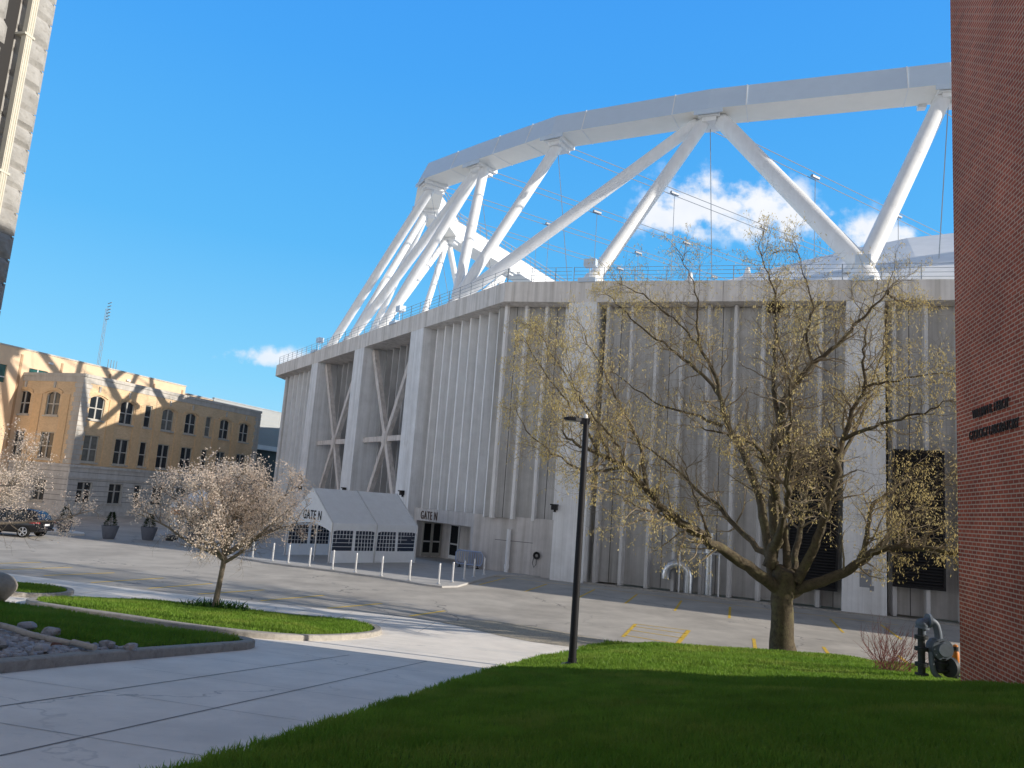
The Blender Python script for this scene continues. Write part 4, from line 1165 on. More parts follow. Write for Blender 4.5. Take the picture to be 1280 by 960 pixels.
big=[(-5.62,12.55,.17,'squat grey stone at the tapering right end of the stone bed'),(-5.95,12.45,.19,'broad grey stone next to the broken end of the log'),(-6.25,11.2,.18,'jagged blue grey stone low in the stone bed near the kerb'),(-6.72,11.0,.21,'long pale stone lying along the grass edge of the stone bed'),(-7.5,12.9,.24,'flat slate stone leaning behind the log'),(-6.95,12.65,.22,'long bluish stone behind the middle of the log'),(-6.4,11.85,.12,'reddish brown stone just under the log'),(-7.6,11.6,.17,'white faced stone at the left frame edge of the stone bed')]
stone_objs=[]
for i,(x,y,r,lab) in enumerate(big):
    z=(bed_z('lawn_shaded',x,y) or zt(x,y)+.13); m_=MB(); m_.blob((x,y,z+r*.4),r*.64,r*.48,r*.38,i+2.5,.22,12,1.1)
    o=obj('landscape_stone',m_,[M['rock'],M['rock']][0] if i!=6 else mat('red_stone',(.22,.12,.09),.9,.2,4),loc=(x,y,z)); tag(o,lab,'stone','larger stones in the river stone bed')
lz_=lambda x,y:(bed_z('lawn_shaded',x,y) or zt(x,y)+.13)
lg=MB(); LP=[(-8.6,12.85),(-7.5,12.3),(-6.9,12.1),(-6.25,11.95)]
lg.tube(resample([(x,y,lz_(x,y)+.09+(.04 if i<2 else 0)) for i,(x,y) in enumerate(LP)],4),[.044]*12+[.04],10)
lgo=thing('weathered_log',(-7.2,12.2,lz_(-7.2,12.2)),'long pale weathered log lying across the river stones','log')
obj('log_stem',lg,M['log'],lgo,smooth=True)
mb=MB(); mb.tube([(-6.22,11.94,lz_(-6.22,11.94)+.11),(-5.8,11.78,lz_(-5.8,11.78)+.09)],[.046,.042],10); obj('broken_end',mb,M['log'],lgo,smooth=True)

# planters with small conifers
pl=thing('potted_conifer',(0,0,0),'tapered grey planter with a small conifer on the corner island by the car','planter','grey conifer planters across the side road')
mb=MB(); mb.lathe([(.42,0),(.47,.1),(.68,1.0),(.70,1.12),(.64,1.12),(.62,1.02)],n=20); obj('pot',mb,M['pot'],pl,smooth=True)
mb=MB(); mb.tube([(0,0,.95),(0,0,1.9)],[.03,.01],6)
for k in range(900):
    t=random.random()**.8; z=1.12+1.15*t; r=(.52*(1-t)+.05)*random.uniform(.35,1.0); g=random.uniform(0,6.28)
    p=Vector((r*math.cos(g),r*math.sin(g),z)); d=Vector((math.cos(g),math.sin(g),random.uniform(-.25,.3))).normalized()
    leafquad(mb,p,d,random.uniform(.1,.22),.05)
obj('conifer',mb,M['conifer'],pl)
pl.location=(-29.0,52.3,.13); pl.scale=(.76,.76,.76)
dup(pl,(-25.4,51.2,.0),rotz=1.1,label='tapered grey planter with conifer, second from the car')
dup(pl,(-23.5,52.6,.0),rotz=2.3,label='tapered grey planter with low conifer between island and round sign')
dup(pl,(-20.6,53.2,.0),rotz=4.0,label='grey planter mostly hidden behind the blossoming tree',scale=1.02)

# portable sign
sx,sy=-22.3,53.6
sg=thing('portable_sign',(sx,sy,0),'white portable sign with orange top on a round black base','sign')
mb=MB(); mb.lathe([(.42,0),(.42,.06),(.33,.3),(.12,.36)],(sx,sy,.0),16); obj('base',mb,M['black'],sg)
mb=MB(); mb.tube([(sx,sy,.3),(sx,sy,2.1)],.035,8); obj('post',mb,M['steel'],sg)
mb=MB(); mb.box(sx-.3,sx+.3,sy-.06,sy-.04,1.05,1.75); obj('panel',mb,M['plate'],sg)
mb=MB(); mb.box(sx-.32,sx+.32,sy-.062,sy-.04,1.77,2.15); obj('orange_panel',mb,M['orange'],sg)

# crowd barriers stacked by the entrance wall
bf=g2
for i in range(3):
    o0=.25+.11*i
    p=g2.P(.55,o0,.1)
    r_=thing('crowd_barrier',p,['blue grey crowd barrier nearest the wall in the stack by the entrance','middle blue grey crowd barrier of the stack by the entrance','outermost blue grey crowd barrier of the stack by the entrance'][i],'barrier','crowd barriers stacked beside the entrance')
    mb=MB(); u0,u1=.35+.07*i,2.25+.07*i
    f=lambda u,z:g2.P(u-1.3,o0,.1+z)
    pts=[f(u0+.1,.2),f(u0,.4),f(u0,.85),f(u0+.12,1.0),f(u1-.12,1.0),f(u1,.85),f(u1,.4),f(u1-.1,.2),f(u0+.1,.2)]
    mb.tube(pts,.036,8); obj('frame',mb,M['barrier'],r_)
    mb=MB()
    for k in range(11):
        u=u0+.17+(u1-u0-.34)*k/10; mb.tube([f(u,.2),f(u,1.0)],.018,6)
    obj('bars',mb,M['barrier'],r_)
    mb=MB()
    for u in (u0+.3,u1-.3): 
        a=g2.P(u-1.3,o0-.16,.12); b=g2.P(u-1.3,o0+.16,.12); mb.tube([a,b],.03,6); mb.tube([f(u,.02),f(u,.22)],.03,6)
    obj('feet',mb,M['black'],r_)

# ------------------------------------------------------------------ PARKED SUV (nose to the left)
cx0,cy0=-27.9,47.5; CW=1.86
car=thing('parked_suv',(cx0-2.3,cy0+CW/2,0),'black suv parked in the shade behind the pale blossoms','car')
SEC=[ # x from the rear bumper, half width low, z low, z belt, half width belt, z roof, half width roof
 (.0,.72,.48,.95,.74,.98,.70),(.12,.86,.40,1.02,.86,1.10,.70),(.42,.92,.33,1.06,.91,1.50,.64),(.75,.93,.30,1.06,.92,1.64,.63),(1.6,.93,.27,1.04,.93,1.70,.64),(2.5,.93,.27,1.02,.93,1.68,.64),(3.0,.93,.27,1.01,.92,1.52,.64),(3.45,.93,.28,1.00,.91,1.12,.66),(4.1,.91,.30,.95,.88,.99,.70),(4.5,.84,.38,.80,.80,.84,.68),(4.62,.70,.45,.66,.68,.70,.58)]
def CPt(x,w,z): return (cx0-x, cy0+CW/2-w, z)   # w>0 is the near (camera) side
mb=MB(); rows=[]
for (x,wl,zl_,zb,wb,zr,wr) in SEC:
    prof=[(-wl*.8,zl_),(-wl,zl_+.14),(-wb,(zl_+zb)/2+.05),(-wb*.99,zb),(-(wb*.4+wr*.6),zb+(zr-zb)*.6),(-wr,zr-.02),(-wr*.6,zr+.03),(wr*.6,zr+.03),(wr,zr-.02),(wb*.4+wr*.6,zb+(zr-zb)*.6),(wb*.99,zb),(wb,(zl_+zb)/2+.05),(wl,zl_+.14),(wl*.8,zl_)]
    rows.append([CPt(x,w,z) for w,z in prof])
n=len(rows[0])
for a,b in zip(rows[:-1],rows[1:]):
    for k in range(n):
        j=(k+1)%n; mb.face([a[k],a[j],b[j],b[k]])
mb.face(rows[0]); mb.face(rows[-1][::-1])
body=obj('body',mb,M['carpaint'],car,smooth=True)
bm=bmesh.new(); bm.from_mesh(body.data); bmesh.ops.remove_doubles(bm,verts=bm.verts,dist=1e-4); bmesh.ops.recalc_face_normals(bm,faces=bm.faces); bm.to_mesh(body.data); bm.free()
def car_quad(name,m,pts,par=car,t=.012):
    q=[Vector(p) for p in pts]; nn=(q[1]-q[0]).cross(q[2]-q[0]).normalized()*t
    mm=MB(); mm.hexa([p-nn for p in q],[p+nn for p in q]); return obj(name,mm,m,par)
for s in (1,-1):
    for (xa,xb,xc,xd) in ((.72,1.28,1.28,1.0),(1.36,2.28,2.25,1.36),(2.36,3.16,2.72,2.33)):
        car_quad('side_window',M['glass'],[CPt(xa,s*.915,1.09),CPt(xb,s*.915,1.09),CPt(xc,s*.715,1.56),CPt(xd,s*.715,1.54)])
car_quad('rear_window',M['glass'],[CPt(.165,.66,1.16),CPt(.165,-.66,1.16),CPt(.44,-.58,1.50),CPt(.44,.58,1.50)])
car_quad('windscreen',M['glass'],[CPt(3.40,.6,1.13),CPt(3.40,-.6,1.13),CPt(3.02,-.58,1.50),CPt(3.02,.58,1.50)])
for s in (1,-1):
    car_quad('tail_light',M['tail'],[CPt(.035,s*.78,.86),CPt(.05,s*.40,.90),CPt(.06,s*.40,1.01),CPt(.06,s*.80,1.02)],t=.03)
    mb=MB(); mb.box(*sorted((CPt(.06,s*.84,0)[0],CPt(.55,s*.93,0)[0])),*sorted((CPt(0,s*.86,0)[1],CPt(0,s*.935,0)[1])),.88,1.0); obj('tail_light',mb,M['tail'],car)
    mb=MB(); mb.box(*sorted((CPt(4.2,0,0)[0],CPt(4.5,0,0)[0])),*sorted((CPt(0,s*.62,0)[1],CPt(0,s*.86,0)[1])),.70,.82); obj('headlight',mb,M['frame'],car)
mb=MB(); mb.box(cx0-.02,cx0+.012,cy0+CW/2-.25,cy0+CW/2+.25,.72,.86); obj('number_plate',mb,M['plate'],car)
mb=MB(); mb.box(cx0-.2,cx0+.03,cy0+.14,cy0+CW-.14,.40,.52); obj('rear_bumper',mb,M['lampblack'],car)
for x in (.85,3.55):
    for s in (1,-1):
        c=CPt(x,s*.86,.36); m_=MB(); m_.tube([(c[0],c[1]+.11,c[2]),(c[0],c[1]-.11,c[2])],.36,22); wheel=obj('wheel',m_,M['tyre'],car)
        m_=MB(); y=c[1]-s*.115
        m_.tube([(c[0],y+.004*s,c[2]),(c[0],y-.006*s,c[2])],.07,12)
        for k in range(5):
            g=k*1.2566+.3
            for dg in (-.16,.16):
                m_.tube([(c[0]+.05*math.cos(g),y-.003*s,c[2]+.05*math.sin(g)),(c[0]+.25*math.cos(g+dg),y-.003*s,c[2]+.25*math.sin(g+dg))],.026,5)
        m_.tube([(c[0]+.255*math.cos(t*.2618),y,c[2]+.255*math.sin(t*.2618)) for t in range(25)],.02,5)
        obj('rim',m_,M['alloy'],wheel)

# ------------------------------------------------------------------ TAN BRICK BUILDING
P0=Vector((-41.37,74.03)); dF=Vector((.33782,.94121)); nF=Vector((.94121,-.33782))
ff=Fr(P0,P0+dF*27.1)                     # front, outward to the right of travel = nF
lf=Fr(P0-nF*30,P0); 
TH=13.3
tb=thing('tan_brick_building',(P0.x-nF.x*8+dF.x*13,P0.y-nF.y*8+dF.y*13,0),'three storey tan brick building with arched top windows and pale stone base','building')
NW={2,5}
uc=[1.95,5.7,8.55,11.4,14.9,17.8,20.6,24.3]
def bays(centres,narrow,zs,arch):
    out=[]
    for i,c in enumerate(centres):
        w=.95 if i in narrow else 1.75
        out.append((c-w/2,c+w/2,zs[0],zs[1],arch and i not in narrow))
    return out
ops1=bays(uc,NW,(9.3,11.65),True); ops2=bays(uc,NW,(5.15,7.75),False); ops3=bays(uc,NW,(1.15,3.2),False)
ucl=[30-3.6,30-7.5,30-11.1,30-14.6,30-18.1,30-21.6,30-25.2]
l1=bays(ucl,set(),(9.4,11.75),True); l2=bays(ucl,set(),(5.15,7.75),False); l3=bays(ucl,set(),(1.15,3.2),False)
mb=MB()
wall_open(mb,ff,0,ff.len,4.75,TH,ops1+ops2); wall_open(mb,lf,0,lf.len,4.75,TH,l1+l2)
bk=Fr(ff.P(ff.len,0,0)[:2],ff.P(ff.len,-16,0)[:2]); wall_open(mb,bk,0,bk.len,4.75,TH,[])
obj('brick_wall',mb,M['tanbrick'],tb)
mb=MB()
wall_open(mb,ff,-.06,ff.len+.06,0,4.75,ops3,.3,.06); wall_open(mb,lf,0,lf.len+.06,0,4.75,l3,.3,.06); wall_open(mb,bk,0,bk.len,0,4.75,[],.2,.06)
for z in (1.0,1.55,2.1,2.65,3.2,3.75): pass
for f in (ff,lf):
    f.box(mb,-.1,f.len+.14,-.05,.2,4.55,4.8); f.box(mb,-.1,f.len+.12,-.05,.16,3.55,3.72); f.box(mb,-.1,f.len+.14,-.05,.22,0,.85); f.box(mb,-.1,f.len+.6,.0,.9,0,.42)
obj('stone_base',mb,[mat('base_limestone',(.66,.64,.61),.9,.12,.8,.3,10,streak=.15)],tb)
# dark joints of the rusticated base
mb=MB()
for f,ops in ((ff,ops3),(lf,l3)):
    for z in (1.35,1.85,2.35,2.85,3.35,4.1):
        u=0.02
        segs=sorted([(o_[0],o_[1]) for o_ in ops]) if z<3.2 else []
        for a,b in segs+[(f.len,f.len)]:
            if a-u>.1: f.box(mb,u+.02,a-.05,.06,.066,z-.018,z+.018)
            u=b+.03
obj('base_joints',mb,M['jointc'],tb)
# quoins at the corners
for at in (0,1):
    mb=MB(); z=4.85; k=0
    while z<TH-.4:
        w=1.0 if k%2==0 else .8
        if at==0: ff.box(mb,-.07,w,-.1,.07,z,z+.43); lf.box(mb,lf.len-w,lf.len+.005,-.1,.07,z,z+.43)
        else: ff.box(mb,ff.len-w,ff.len+.07,-.1,.07,z,z+.43)
        z+=.46; k+=1
    obj('quoin_corner',mb,M['limestone'],tb)
mb=MB()
for f in (ff,lf):
    f.box(mb,-.1,f.len+.12,-.3,.12,TH-.02,TH+.28); f.box(mb,0,f.len,-.01,.05,TH-.55,TH-.03)
obj('cornice',mb,M['limestone'],tb)
M['pilb']=mat('pilaster_brick',(.79,.55,.315),.9,.12,2,.4,30); M['archb']=mat('arch_brick',(.78,.55,.32),.9,.1,2)
for f,cs in ((ff,[3.85,7.2,9.95,13.15,16.4,19.2,22.5]),(lf,[30-1.9,30-5.55,30-9.3,30-12.85,30-16.35,30-19.85])):
    for c in cs:
        mb=MB(); f.box(mb,c-.5,c+.5,0,.075,4.82,11.5); obj('pilaster',mb,M['pilb'],tb)
for f,ops in ((ff,ops1),(lf,l1)):
    for o_ in ops:
        if o_[4]:
            mb=MB(); a,b,z=o_[0]-.28,o_[1]+.28,o_[3]; n=8
            for k in range(n):
                t0,t1=k/n,(k+1)/n; h=lambda t:z-.32*(2*t-1)**2+.1
                mb.hexa([f.P(a+(b-a)*t0,0,h(t0)),f.P(a+(b-a)*t1,0,h(t1)),f.P(a+(b-a)*t1,.10,h(t1)),f.P(a+(b-a)*t0,.10,h(t0))],
                        [f.P(a+(b-a)*t0,0,h(t0)+.26),f.P(a+(b-a)*t1,0,h(t1)+.26),f.P(a+(b-a)*t1,.10,h(t1)+.26),f.P(a+(b-a)*t0,.10,h(t0)+.26)])
            c=(a+b)/2; f.box(mb,c-.1,c+.1,.0,.13,z+.36,z+.95,1)
            obj('arch_trim',mb,[M['archb'],M['limestone']],tb)
def window(f,o_,par,dep,fm,low=False):
    a,b,z0,z1=o_[:4]; d0,d1=-dep-.02,-dep+.07; t=.09
    mb=MB()
    f.box(mb,a,a+t,d0,d1,z0,z1); f.box(mb,b-t,b,d0,d1,z0,z1); f.box(mb,a+t,b-t,d0,d1,z1-t,z1); f.box(mb,a+t,b-t,d0,d1,z0,z0+t)
    if b-a>1.2: f.box(mb,(a+b)/2-.075,(a+b)/2+.075,d0,d1+.01,z0+t,z1-t)
    zm=z0+(z1-z0)*(.62 if low else .48)
    f.box(mb,a+t,b-t,d0+.01,d1-.012,zm-.05,zm+.05)
    w=obj('window',mb,fm,par)
    mb=MB(); f.box(mb,a+t*.5,b-t*.5,d0+.015,d0+.03,z0+t*.5,z1-t*.5); obj('pane',mb,random.choice((M['glass'],M['glass'],M['glass2'],M['glass3'])),w)
    mb=MB(); f.box(mb,a-.12,b+.12,-.05,.14,z0-.16,z0-.003); obj('sill',mb,M['limestone'],w)
for f,rows_ in ((ff,(ops1,ops2,ops3)),(lf,(l1,l2,l3))):
    for r_,ops in enumerate(rows_):
        for o_ in ops: window(f,o_,tb,.2,M['frame'],low=(r_==2))
mb=MB(); q=[ff.P(0,0,0),ff.P(ff.len,0,0),ff.P(ff.len,-16,0),ff.P(0,-30,0)]
mb.face([(x,y,TH) for x,y,_ in q]); obj('roof',mb,M['roofdark'],tb)

# buildings behind it
Q0=P0-nF*8
uf=Fr(Q0,Q0+dF*10)
sb=thing('stucco_building',(uf.P(4,-8,0)[0],uf.P(4,-8,0)[1],0),'tan stucco upper building with green windows rising behind the brick building','building')
mb=MB()
ops=[(-1.95-2.3,-1.95+.0,12.2,13.95),(.4,2.5,12.6,14.1),(-9.5,-7,12.2,13.95)]
wall_open(mb,uf,-16,22,0,15.8,ops,.18)
en=Fr(uf.P(22,0,0)[:2],uf.P(22,-9,0)[:2]); wall_open(mb,en,0,9,0,15.8,[])
obj('wall',mb,M['stucco'],sb)
mb=MB(); uf.box(mb,-16,22.05,-.3,.06,15.8,15.95); uf.box(mb,21.75,22.05,-9,-.3,15.8,15.95); obj('parapet',mb,M['limestone'],sb)
M['sstrip']=mat('stucco_strip',(.5,.33,.2),.9)
for u in (-.6,4.0,10.2,16.8,21.5):
    mb=MB(); uf.box(mb,u-.12,u+.12,0,.06,6,15.3); obj('pilaster',mb,M['sstrip'],sb)
for o_ in ops:
    mb=MB(); a,b,z0,z1=o_[:4]
    uf.box(mb,a,b,-.16,-.14,z0,z1); w=obj('window',mb,M['greenglass'],sb)
    mb=MB(); uf.box(mb,(a+b)/2-.05,(a+b)/2+.05,-.14,-.08,z0,z1); uf.box(mb,a,b,-.138,-.085,z0+.5,z0+.6); obj('mullion',mb,M['white'],w)
mb=MB(); q=[uf.P(-16,0,0),uf.P(22,0,0),uf.P(22,-16,0),uf.P(-16,-16,0)]; mb.face([(x,y,15.8) for x,y,_ in q]); obj('roof',mb,M['roofdark'],sb)
for u in (2.6,12.8):
    mb=MB(); uf.box(mb,u-.25,u+.25,0,.18,14.9,15.1); obj('wall_light',mb,M['white'],sb)
mb=MB()
for k in range(4):
    p=uf.P(10.8+.4*k,-1.2,15.8); mb.tube([p,(p[0],p[1],17.1)],.035,4)
obj('roof_pipes',mb,M['rail'],sb)

mf=Fr(uf.P(22.1,-.6,0)[:2],uf.P(60,-.6,0)[:2])
gbld=thing('metal_clad_building',(mf.P(14,-6,0)[0],mf.P(14,-6,0)[1],0),'grey metal clad modern building between the brick building and the stadium','building')
mb=MB(); mf.box(mb,6.0,38,-14,0,10.0,15.2,0); mf.box(mb,0,5.98,-14,-.2,0,15.0,1); mf.box(mb,6.0,38,-14,-.8,0,9.6,2); mf.box(mb,6.0,38,-.85,.1,9.3,9.98,3)
z=10.6
while z<15: 
    mf.box(mb,6.0,38,0,.012,z-.02,z+.02,4); z+=.62
obj('wall',mb,[M['metalclad'],M['stucco'],M['darkclad'],M['white'],M['gutter']],gbld)
mb=MB(); mf.box(mb,6,38,-.3,.05,15.2,15.35); mf.box(mb,0,6,-.3,-.1,15.0,15.15); obj('parapet',mb,M['gutter'],gbld)
for u in (14.2,14.9,21.5):
    mb=MB(); mf.box(mb,u,u+.75,-.1,.03,10.4,13.0); obj('window',mb,M['greenglass'],gbld)
# antenna mast far behind
ap=(-67.4,124.,0); am=thing('antenna_mast',ap,'thin lattice antenna mast far behind the tan buildings','antenna')
mb=MB(); 
for k in range(3):
    g=k*2.094; mb.tube([(ap[0]+.28*math.cos(g),ap[1]+.28*math.sin(g),0),(ap[0]+.22*math.cos(g),ap[1]+.22*math.sin(g),31)],.03,4)
for k in range(62):
    z=k*.5; a=k%3; g0=a*2.094; g1=((a+1)%3)*2.094
    mb.tube([(ap[0]+.25*math.cos(g0),ap[1]+.25*math.sin(g0),z),(ap[0]+.25*math.cos(g1),ap[1]+.25*math.sin(g1),z+.5)],.022,3)
obj('lattice',mb,M['cable'],am)
mb=MB()
for k in range(6):
    z=29.2+k*.55; mb.tube([(ap[0],ap[1],z-.2),(ap[0]+.75,ap[1]-.3,z),],.07,4)
obj('aerials',mb,M['rail'],am)

# ------------------------------------------------------------------ RED BRICK BUILDING (right)
bc_=Vector((8.80,15.0)); db=Vector((-.24,-1)).normalized()
bw=Fr(bc_,bc_+db*26); 
if bw.n.x>0: bw=Fr(bc_,bc_+db*26,-1)
rb=thing('red_brick_building',(bw.P(12,-6,0)[0],bw.P(12,-6,0)[1],1.5),'tall windowless red brick building wall at the right edge with dark metal lettering','building')
mb=MB(); BH=16.3
def wq(f,u0,u1,z0,z1,o=0):
    mb.face([f.P(u0,o,z0),f.P(u1,o,z0),f.P(u1,o,z1),f.P(u0,o,z1)],0,[(u0,z0),(u1,z0),(u1,z1),(u0,z1)])
wq(bw,0,26,0,BH)
be=Fr(bc_,bw.P(0,-18,0)[:2]); wq(be,0,18,-.5,BH)
b2=Fr(bw.P(26,0,0)[:2],bw.P(26,-18,0)[:2]); wq(b2,0,18,0,BH)
b3=Fr(be.P(18,0,0)[:2],b2.P(18,0,0)[:2]); wq(b3,0,26,-.5,BH)
obj('brick_wall',mb,M['redbrick'],rb)
mb=MB(); bw.box(mb,-.05,26,-.4,.05,BH,BH+.25); obj('coping',mb,M['limestone'],rb)
mb=MB(); q=[bw.P(0,0,0),bw.P(26,0,0),bw.P(26,-18,0),bw.P(0,-18,0)]; mb.face([(x,y,BH-.1) for x,y,_ in q]); obj('roof',mb,M['roofdark'],rb)
text_mesh('wall_lettering','WILLIAM B. HEROY',.245,.012,bw,.98,.03,6.36,M['bronze'],rb,bold=-.004,xs=.80)
text_mesh('wall_lettering','GEOLOGY LABORATORY',.245,.012,bw,.80,.03,5.98,M['bronze'],rb,bold=-.004,xs=.80)

# ------------------------------------------------------------------ ROUGH STONE BUILDING (left)
sc_=Vector((-10.97,16.0)); sd=Vector((-.24,-1)).normalized()
sf=Fr(sc_,sc_+sd*12); 
if sf.n.x<0: sf=Fr(sc_,sc_+sd*12,-1)
stn=thing('stone_building',(sf.P(5,-4,0)[0],sf.P(5,-4,0)[1],1.0),'grey rough cut stone building edge with cream downspout at the upper left','building')
mb=MB(); random.seed(5); ch=.52; z=.6; row=0
def block(f,u0,u1,z0,z1,prot,seedv):
    nu,nz=max(3,int((u1-u0)/.11)),5; G_=[]
    g_=.012; u0+=g_; u1-=g_; z0+=g_; z1-=g_
    for i in range(nu+1):
        r_=[]
        for k in range(nz+1):
            s,t=i/nu,k/nz; e=min(s,1-s)*nu/1.2; e2=min(t,1-t)*nz/1.2; ed=min(1,e,e2)
            x=u0+(u1-u0)*s; zz=z0+(z1-z0)*t
            o_=prot*ed*(.55+.9*(mnoise.noise(Vector((x*2.3+seedv,zz*2.3,seedv)))*.8+.45+.35*mnoise.noise(Vector((x*7,zz*7,seedv+3)))))
            r_.append(f.P(x,max(-.01,o_),zz))
        G_.append(r_)
    for i in range(nu):
        for k in range(nz): mb.face([G_[i][k],G_[i+1][k],G_[i+1][k+1],G_[i][k+1]])
while z<16.5:
    u=-.06; h=ch*random.choice((.8,1.,1.,1.15)); first=True
    while u<5.5:
        w=random.uniform(.45,1.25)
        if first: w=.86; first=False
        elif u<1.: u+=.22+random.uniform(-.05,.07)
        block(sf,u,u+w,z,z+h,random.uniform(.05,.11),row*13.7+u); u+=w
    z+=h; row+=1
obj('stone_blocks',mb,M['stone'],stn)
mb=MB(); sf.box(mb,0,12,-6,-.0,0,16.6); sf.box(mb,5.5,12,0,.05,0,16.6); sf.box(mb,.8,1.1,-.0,.006,0,16.6,1); obj('wall_core',mb,[M['mortar'],M['recess']],stn)
mb=MB(); sf.box(mb,.60,.76,.14,.26,.4,16.4)
for k in range(3): sf.box(mb,.62+.05*k,.64+.05*k,.26,.272,.4,16.4)
ds=obj('downspout',mb,M['cream'],stn)
for z in (4,7.1,10.2,13.3):
    mb=MB(); sf.box(mb,.55,.81,.0,.275,z,z+.05); obj('bracket',mb,M['cream'],ds)

# ------------------------------------------------------------------ GRASS BLADES
def grass(name,region,zfun,xr,yr,dens,mseed):
    """dens(y): blades per square metre"""
    g=np.random.default_rng(mseed); P=[]; 
    y=yr[0]
    while y<yr[1]:
        dy=.5; cnt=int(dens(y)*(xr[1]-xr[0])*dy)
        X=g.uniform(xr[0],xr[1],cnt); Y=g.uniform(y,y+dy,cnt)
        for a,b in zip(X,Y):
            if region(a,b):
                z=zfun(a,b)
                if z is not None: P.append((a,b,z))
        y+=dy
    P=np.array(P); n=len(P)
    h=g.uniform(.045,.11,n)*(1+.45*np.sin(P[:,0]*2.1+1.3*np.sin(P[:,1]*1.7))*np.sin(P[:,1]*1.3)*.6)
    w=np.clip(.0026+.00042*np.abs(P[:,1]),.004,.016); ang=g.uniform(0,2*np.pi,n); la=g.uniform(0,2*np.pi,n); lean=g.uniform(.1,.75,n)*h
    dx,dy_=np.cos(ang)*w,np.sin(ang)*w; lx_,ly_=np.cos(la)*lean,np.sin(la)*lean
    V=np.zeros((n,5,3)); 
    V[:,0]=P+np.stack([-dx,-dy_,-.01+0*h],1); V[:,1]=P+np.stack([dx,dy_,-.01+0*h],1)
    V[:,2]=P+np.stack([dx*.8+lx_*.35,dy_*.8+ly_*.35,h*.6],1); V[:,3]=P+np.stack([-dx*.8+lx_*.35,-dy_*.8+ly_*.35,h*.6],1)
    V[:,4]=P+np.stack([lx_,ly_,h],1)
    me=bpy.data.meshes.new(name); me.vertices.add(n*5); me.vertices.foreach_set('co',V.reshape(-1).astype(np.float32))
    base=(np.arange(n)*5)[:,None]
    loops=np.concatenate([base+np.array([0,1,2,3]),base+np.array([3,2,4])],1).reshape(-1)
    me.loops.add(n*7); me.loops.foreach_set('vertex_index',loops.astype(np.int32))
    me.polygons.add(n*2); st_=np.empty(n*2,np.int32); st_[0::2]=np.arange(n)*7; st_[1::2]=np.arange(n)*7+4
    me.polygons.foreach_set('loop_start',st_); me.update(calc_edges=True); me.validate()
    me.materials.append(M['grass'])
    o=bpy.data.objects.new(name,me); COL.objects.link(o); tag(o,kind='stuff'); print(name,n); return o
def bwx(y): return 8.66+.24*(y-15.0)
o=grass('lawn_grass',lambda x,y: x>xe(y)-.03+.03*math.sin(y*9) and (y>15.0 or x<bwx(y)) and abs(x)/max(y,.1)<1.5, zl,(-5.,13.8),(2.6,25.4),lambda y: 2600 if y<8 else (2000 if y<12 else (1300 if y<17 else 900)),1)
o['label']='short green grass of the mound beside the brick wall'
def in_shaded(x,y):
    if inpoly(x,y,RP): return False
    return True
o=grass('shaded_grass',in_shaded,lambda x,y:bed_z('lawn_shaded',x,y),(-13,-4.7),(9.0,20.2),lambda y:750,2)
o['label']='shaded green grass of the kerbed lawn with the stone bed'
o=grass('sunny_grass',lambda x,y:True,lambda x,y:bed_z('lawn_sunny',x,y),(-13.4,-3.3),(18.3,26.6),lambda y:750,3)
o['label']='sunlit green grass strip around the small blossom tree'
o=grass('corner_grass',lambda x,y:True,lambda x,y:bed_z('lawn_corner',x,y),(-18,-13.8),(23.4,28.3),lambda y:550,4)
o['label']='small sunlit grass corner behind the boulder'

# ------------------------------------------------------------------ WORLD, SUN, CAMERA
EL=20.8; SUN=Vector((.974,-.225))
w=bpy.data.worlds.new('World'); scene.world=w; w.use_nodes=True
nt=w.node_tree; N=nt.nodes; L=nt.links; bg=N['Background']
sky=N.new('ShaderNodeTexSky'); sky.sky_type='NISHITA'; sky.sun_disc=False; sky.sun_elevation=R(EL); sky.sun_rotation=math.atan2(SUN.x,SUN.y)
sky.air_density=1.0; sky.dust_density=.25; sky.ozone_density=2.2; sky.altitude=120
SKY_ST=.15
bg.inputs['Strength'].default_value=SKY_ST
tc=N.new('ShaderNodeTexCoord'); sp=N.new('ShaderNodeSeparateXYZ'); L.new(tc.outputs['Generated'],sp.inputs[0])
def math_(op,a,b=None,clamp=False):
    m=N.new('ShaderNodeMath'); m.operation=op; m.use_clamp=clamp
    for i,v in enumerate((a,b)):
        if v is None: continue
        if isinstance(v,(int,float)): m.inputs[i].default_value=v
        else: L.new(v,m.inputs[i])
    return m.outputs[0]
def ramp_(sock,stops):
    r=N.new('ShaderNodeValToRGB'); L.new(sock,r.inputs[0]); e=r.color_ramp.elements
    while len(e)<len(stops): e.new(.5)
    for k,(p,c) in enumerate(stops): e[k].position=p; e[k].color=(*c,1)
    return r.outputs[0]
def mrange(sock,a,b):
    r=N.new('ShaderNodeMapRange'); r.interpolation_type='SMOOTHSTEP'; r.inputs['From Min'].default_value=a; r.inputs['From Max'].default_value=b; L.new(sock,r.inputs['Value']); return r.outputs[0]
def mixc(f,a,b):
    x=N.new('ShaderNodeMix'); x.data_type='RGBA'
    if isinstance(f,float): x.inputs['Factor'].default_value=f
    else: L.new(f,x.inputs['Factor'])
    L.new(a,x.inputs['A']); L.new(b,x.inputs['B']); return x.outputs['Result']
north=ramp_(sp.outputs['Z'],[(0,(.40,.77,1.0)),(.13,(.22,.66,1.0)),(.30,(.10,.51,1.0)),(.50,(.06,.405,1.0)),(.62,(.05,.36,.99))])
south_fill=ramp_(sp.outputs['Z'],[(0,(2.0,2.05,2.2)),(.14,(2.0,2.05,2.2)),(.25,(.30,.33,.40)),(.6,(.175,.195,.25)),(.9,(.15,.17,.225))])  # unseen low band behind the camera, brightened to fill the shaded facades
wn=math_('MULTIPLY',mrange(sp.outputs['Y'],-.1,.35),mrange(sp.outputs['Z'],.86,.66))
grad=mixc(wn,south_fill,north)
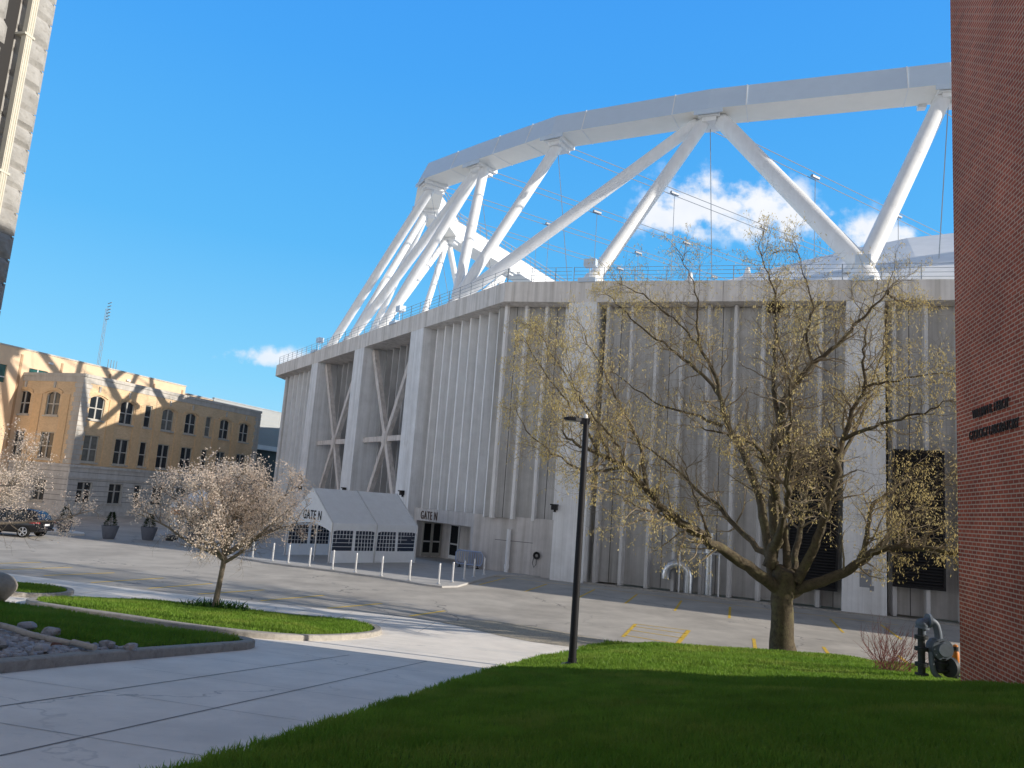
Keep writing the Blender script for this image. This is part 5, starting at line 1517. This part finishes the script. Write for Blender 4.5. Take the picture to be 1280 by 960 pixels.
gs=N.new('ShaderNodeVectorMath'); gs.operation='SCALE'; gs.inputs['Scale'].default_value=1/SKY_ST; L.new(grad,gs.inputs[0])
skyc=mixc(.12,gs.outputs[0],sky.outputs[0])
ysafe=math_('MAXIMUM',sp.outputs['Y'],.05)
gu=math_('DIVIDE',sp.outputs['X'],ysafe); gw=math_('DIVIDE',sp.outputs['Z'],ysafe)
cm=N.new('ShaderNodeCombineXYZ'); L.new(gu,cm.inputs[0]); L.new(gw,cm.inputs[1])
nz=N.new('ShaderNodeTexNoise'); nz.inputs['Scale'].default_value=15; nz.inputs['Detail'].default_value=9; nz.inputs['Roughness'].default_value=.58; L.new(cm.outputs[0],nz.inputs['Vector'])
total=None
CL=[(.29,.425,.15,.05,.0),(.25,.425,.08,.05,0),(.20,.395,.07,.03,0),(.36,.415,.07,.028,0),(.475,.39,.09,.035,.02),(-.318,.165,.075,.02,.0),(-.43,.085,.03,.009,.25)]
for (u,v,ru,rv_,sub) in CL:
    a=math_('DIVIDE',math_('SUBTRACT',gu,u),ru); b=math_('DIVIDE',math_('SUBTRACT',gw,v),rv_)
    d2=math_('ADD',math_('MULTIPLY',a,a),math_('MULTIPLY',b,b)); d=math_('SQRT',d2)
    e=math_('SUBTRACT',1.0-sub,d); total=e if total is None else math_('MAXIMUM',total,e)
dn=math_('ADD',math_('MULTIPLY',total,.62),math_('MULTIPLY',math_('SUBTRACT',nz.outputs['Fac'],.5),2.1))
cov=N.new('ShaderNodeMapRange'); cov.interpolation_type='SMOOTHSTEP'; cov.inputs['From Min'].default_value=.0; cov.inputs['From Max'].default_value=.42; L.new(dn,cov.inputs['Value'])
near=N.new('ShaderNodeMapRange'); near.inputs['From Min'].default_value=-.5; near.inputs['From Max'].default_value=.25; L.new(total,near.inputs['Value'])
covm=math_('MULTIPLY',math_('MULTIPLY',cov.outputs[0],near.outputs[0]),mrange(gu,-.75,-.2))
nz2=N.new('ShaderNodeTexNoise'); nz2.inputs['Scale'].default_value=22; nz2.inputs['Detail'].default_value=5; L.new(cm.outputs[0],nz2.inputs['Vector'])
cc=N.new('ShaderNodeMix'); cc.data_type='RGBA'; cc.inputs['A'].default_value=(5.2,5.7,6.6,1); cc.inputs['B'].default_value=(6.9,6.9,6.9,1); L.new(nz2.outputs['Fac'],cc.inputs['Factor'])
mx=N.new('ShaderNodeMix'); mx.data_type='RGBA'; L.new(covm,mx.inputs['Factor']); L.new(skyc,mx.inputs['A']); L.new(cc.outputs['Result'],mx.inputs['B'])
L.new(mx.outputs['Result'],bg.inputs['Color'])

sl=bpy.data.lights.new('sun','SUN'); sl.energy=5.0; sl.angle=R(.53); sl.color=(1.,.93,.83)
so=bpy.data.objects.new('sun',sl); COL.objects.link(so); so.location=(60,-20,60)
sdir=Vector((SUN.x*math.cos(R(EL)),SUN.y*math.cos(R(EL)),math.sin(R(EL))))
so.rotation_euler=(-sdir).to_track_quat('-Z','Y').to_euler()

cam=bpy.data.cameras.new('camera'); co=bpy.data.objects.new('camera',cam); COL.objects.link(co); scene.camera=co
cam.sensor_fit='HORIZONTAL'; cam.sensor_width=36; cam.lens=961/1280*36; cam.clip_start=.1; cam.clip_end=6000
co.matrix_world=Matrix.Translation((0,0,4.2)) @ (Matrix.Rotation(math.pi/2+R(8.8),4,'X') @ Matrix.Rotation(R(4.26),4,'Z'))
scene.view_settings.view_transform='Standard'; scene.view_settings.look='None'; scene.view_settings.exposure=0; scene.view_settings.gamma=1
scene.cycles.max_bounces=6; scene.cycles.transparent_max_bounces=4
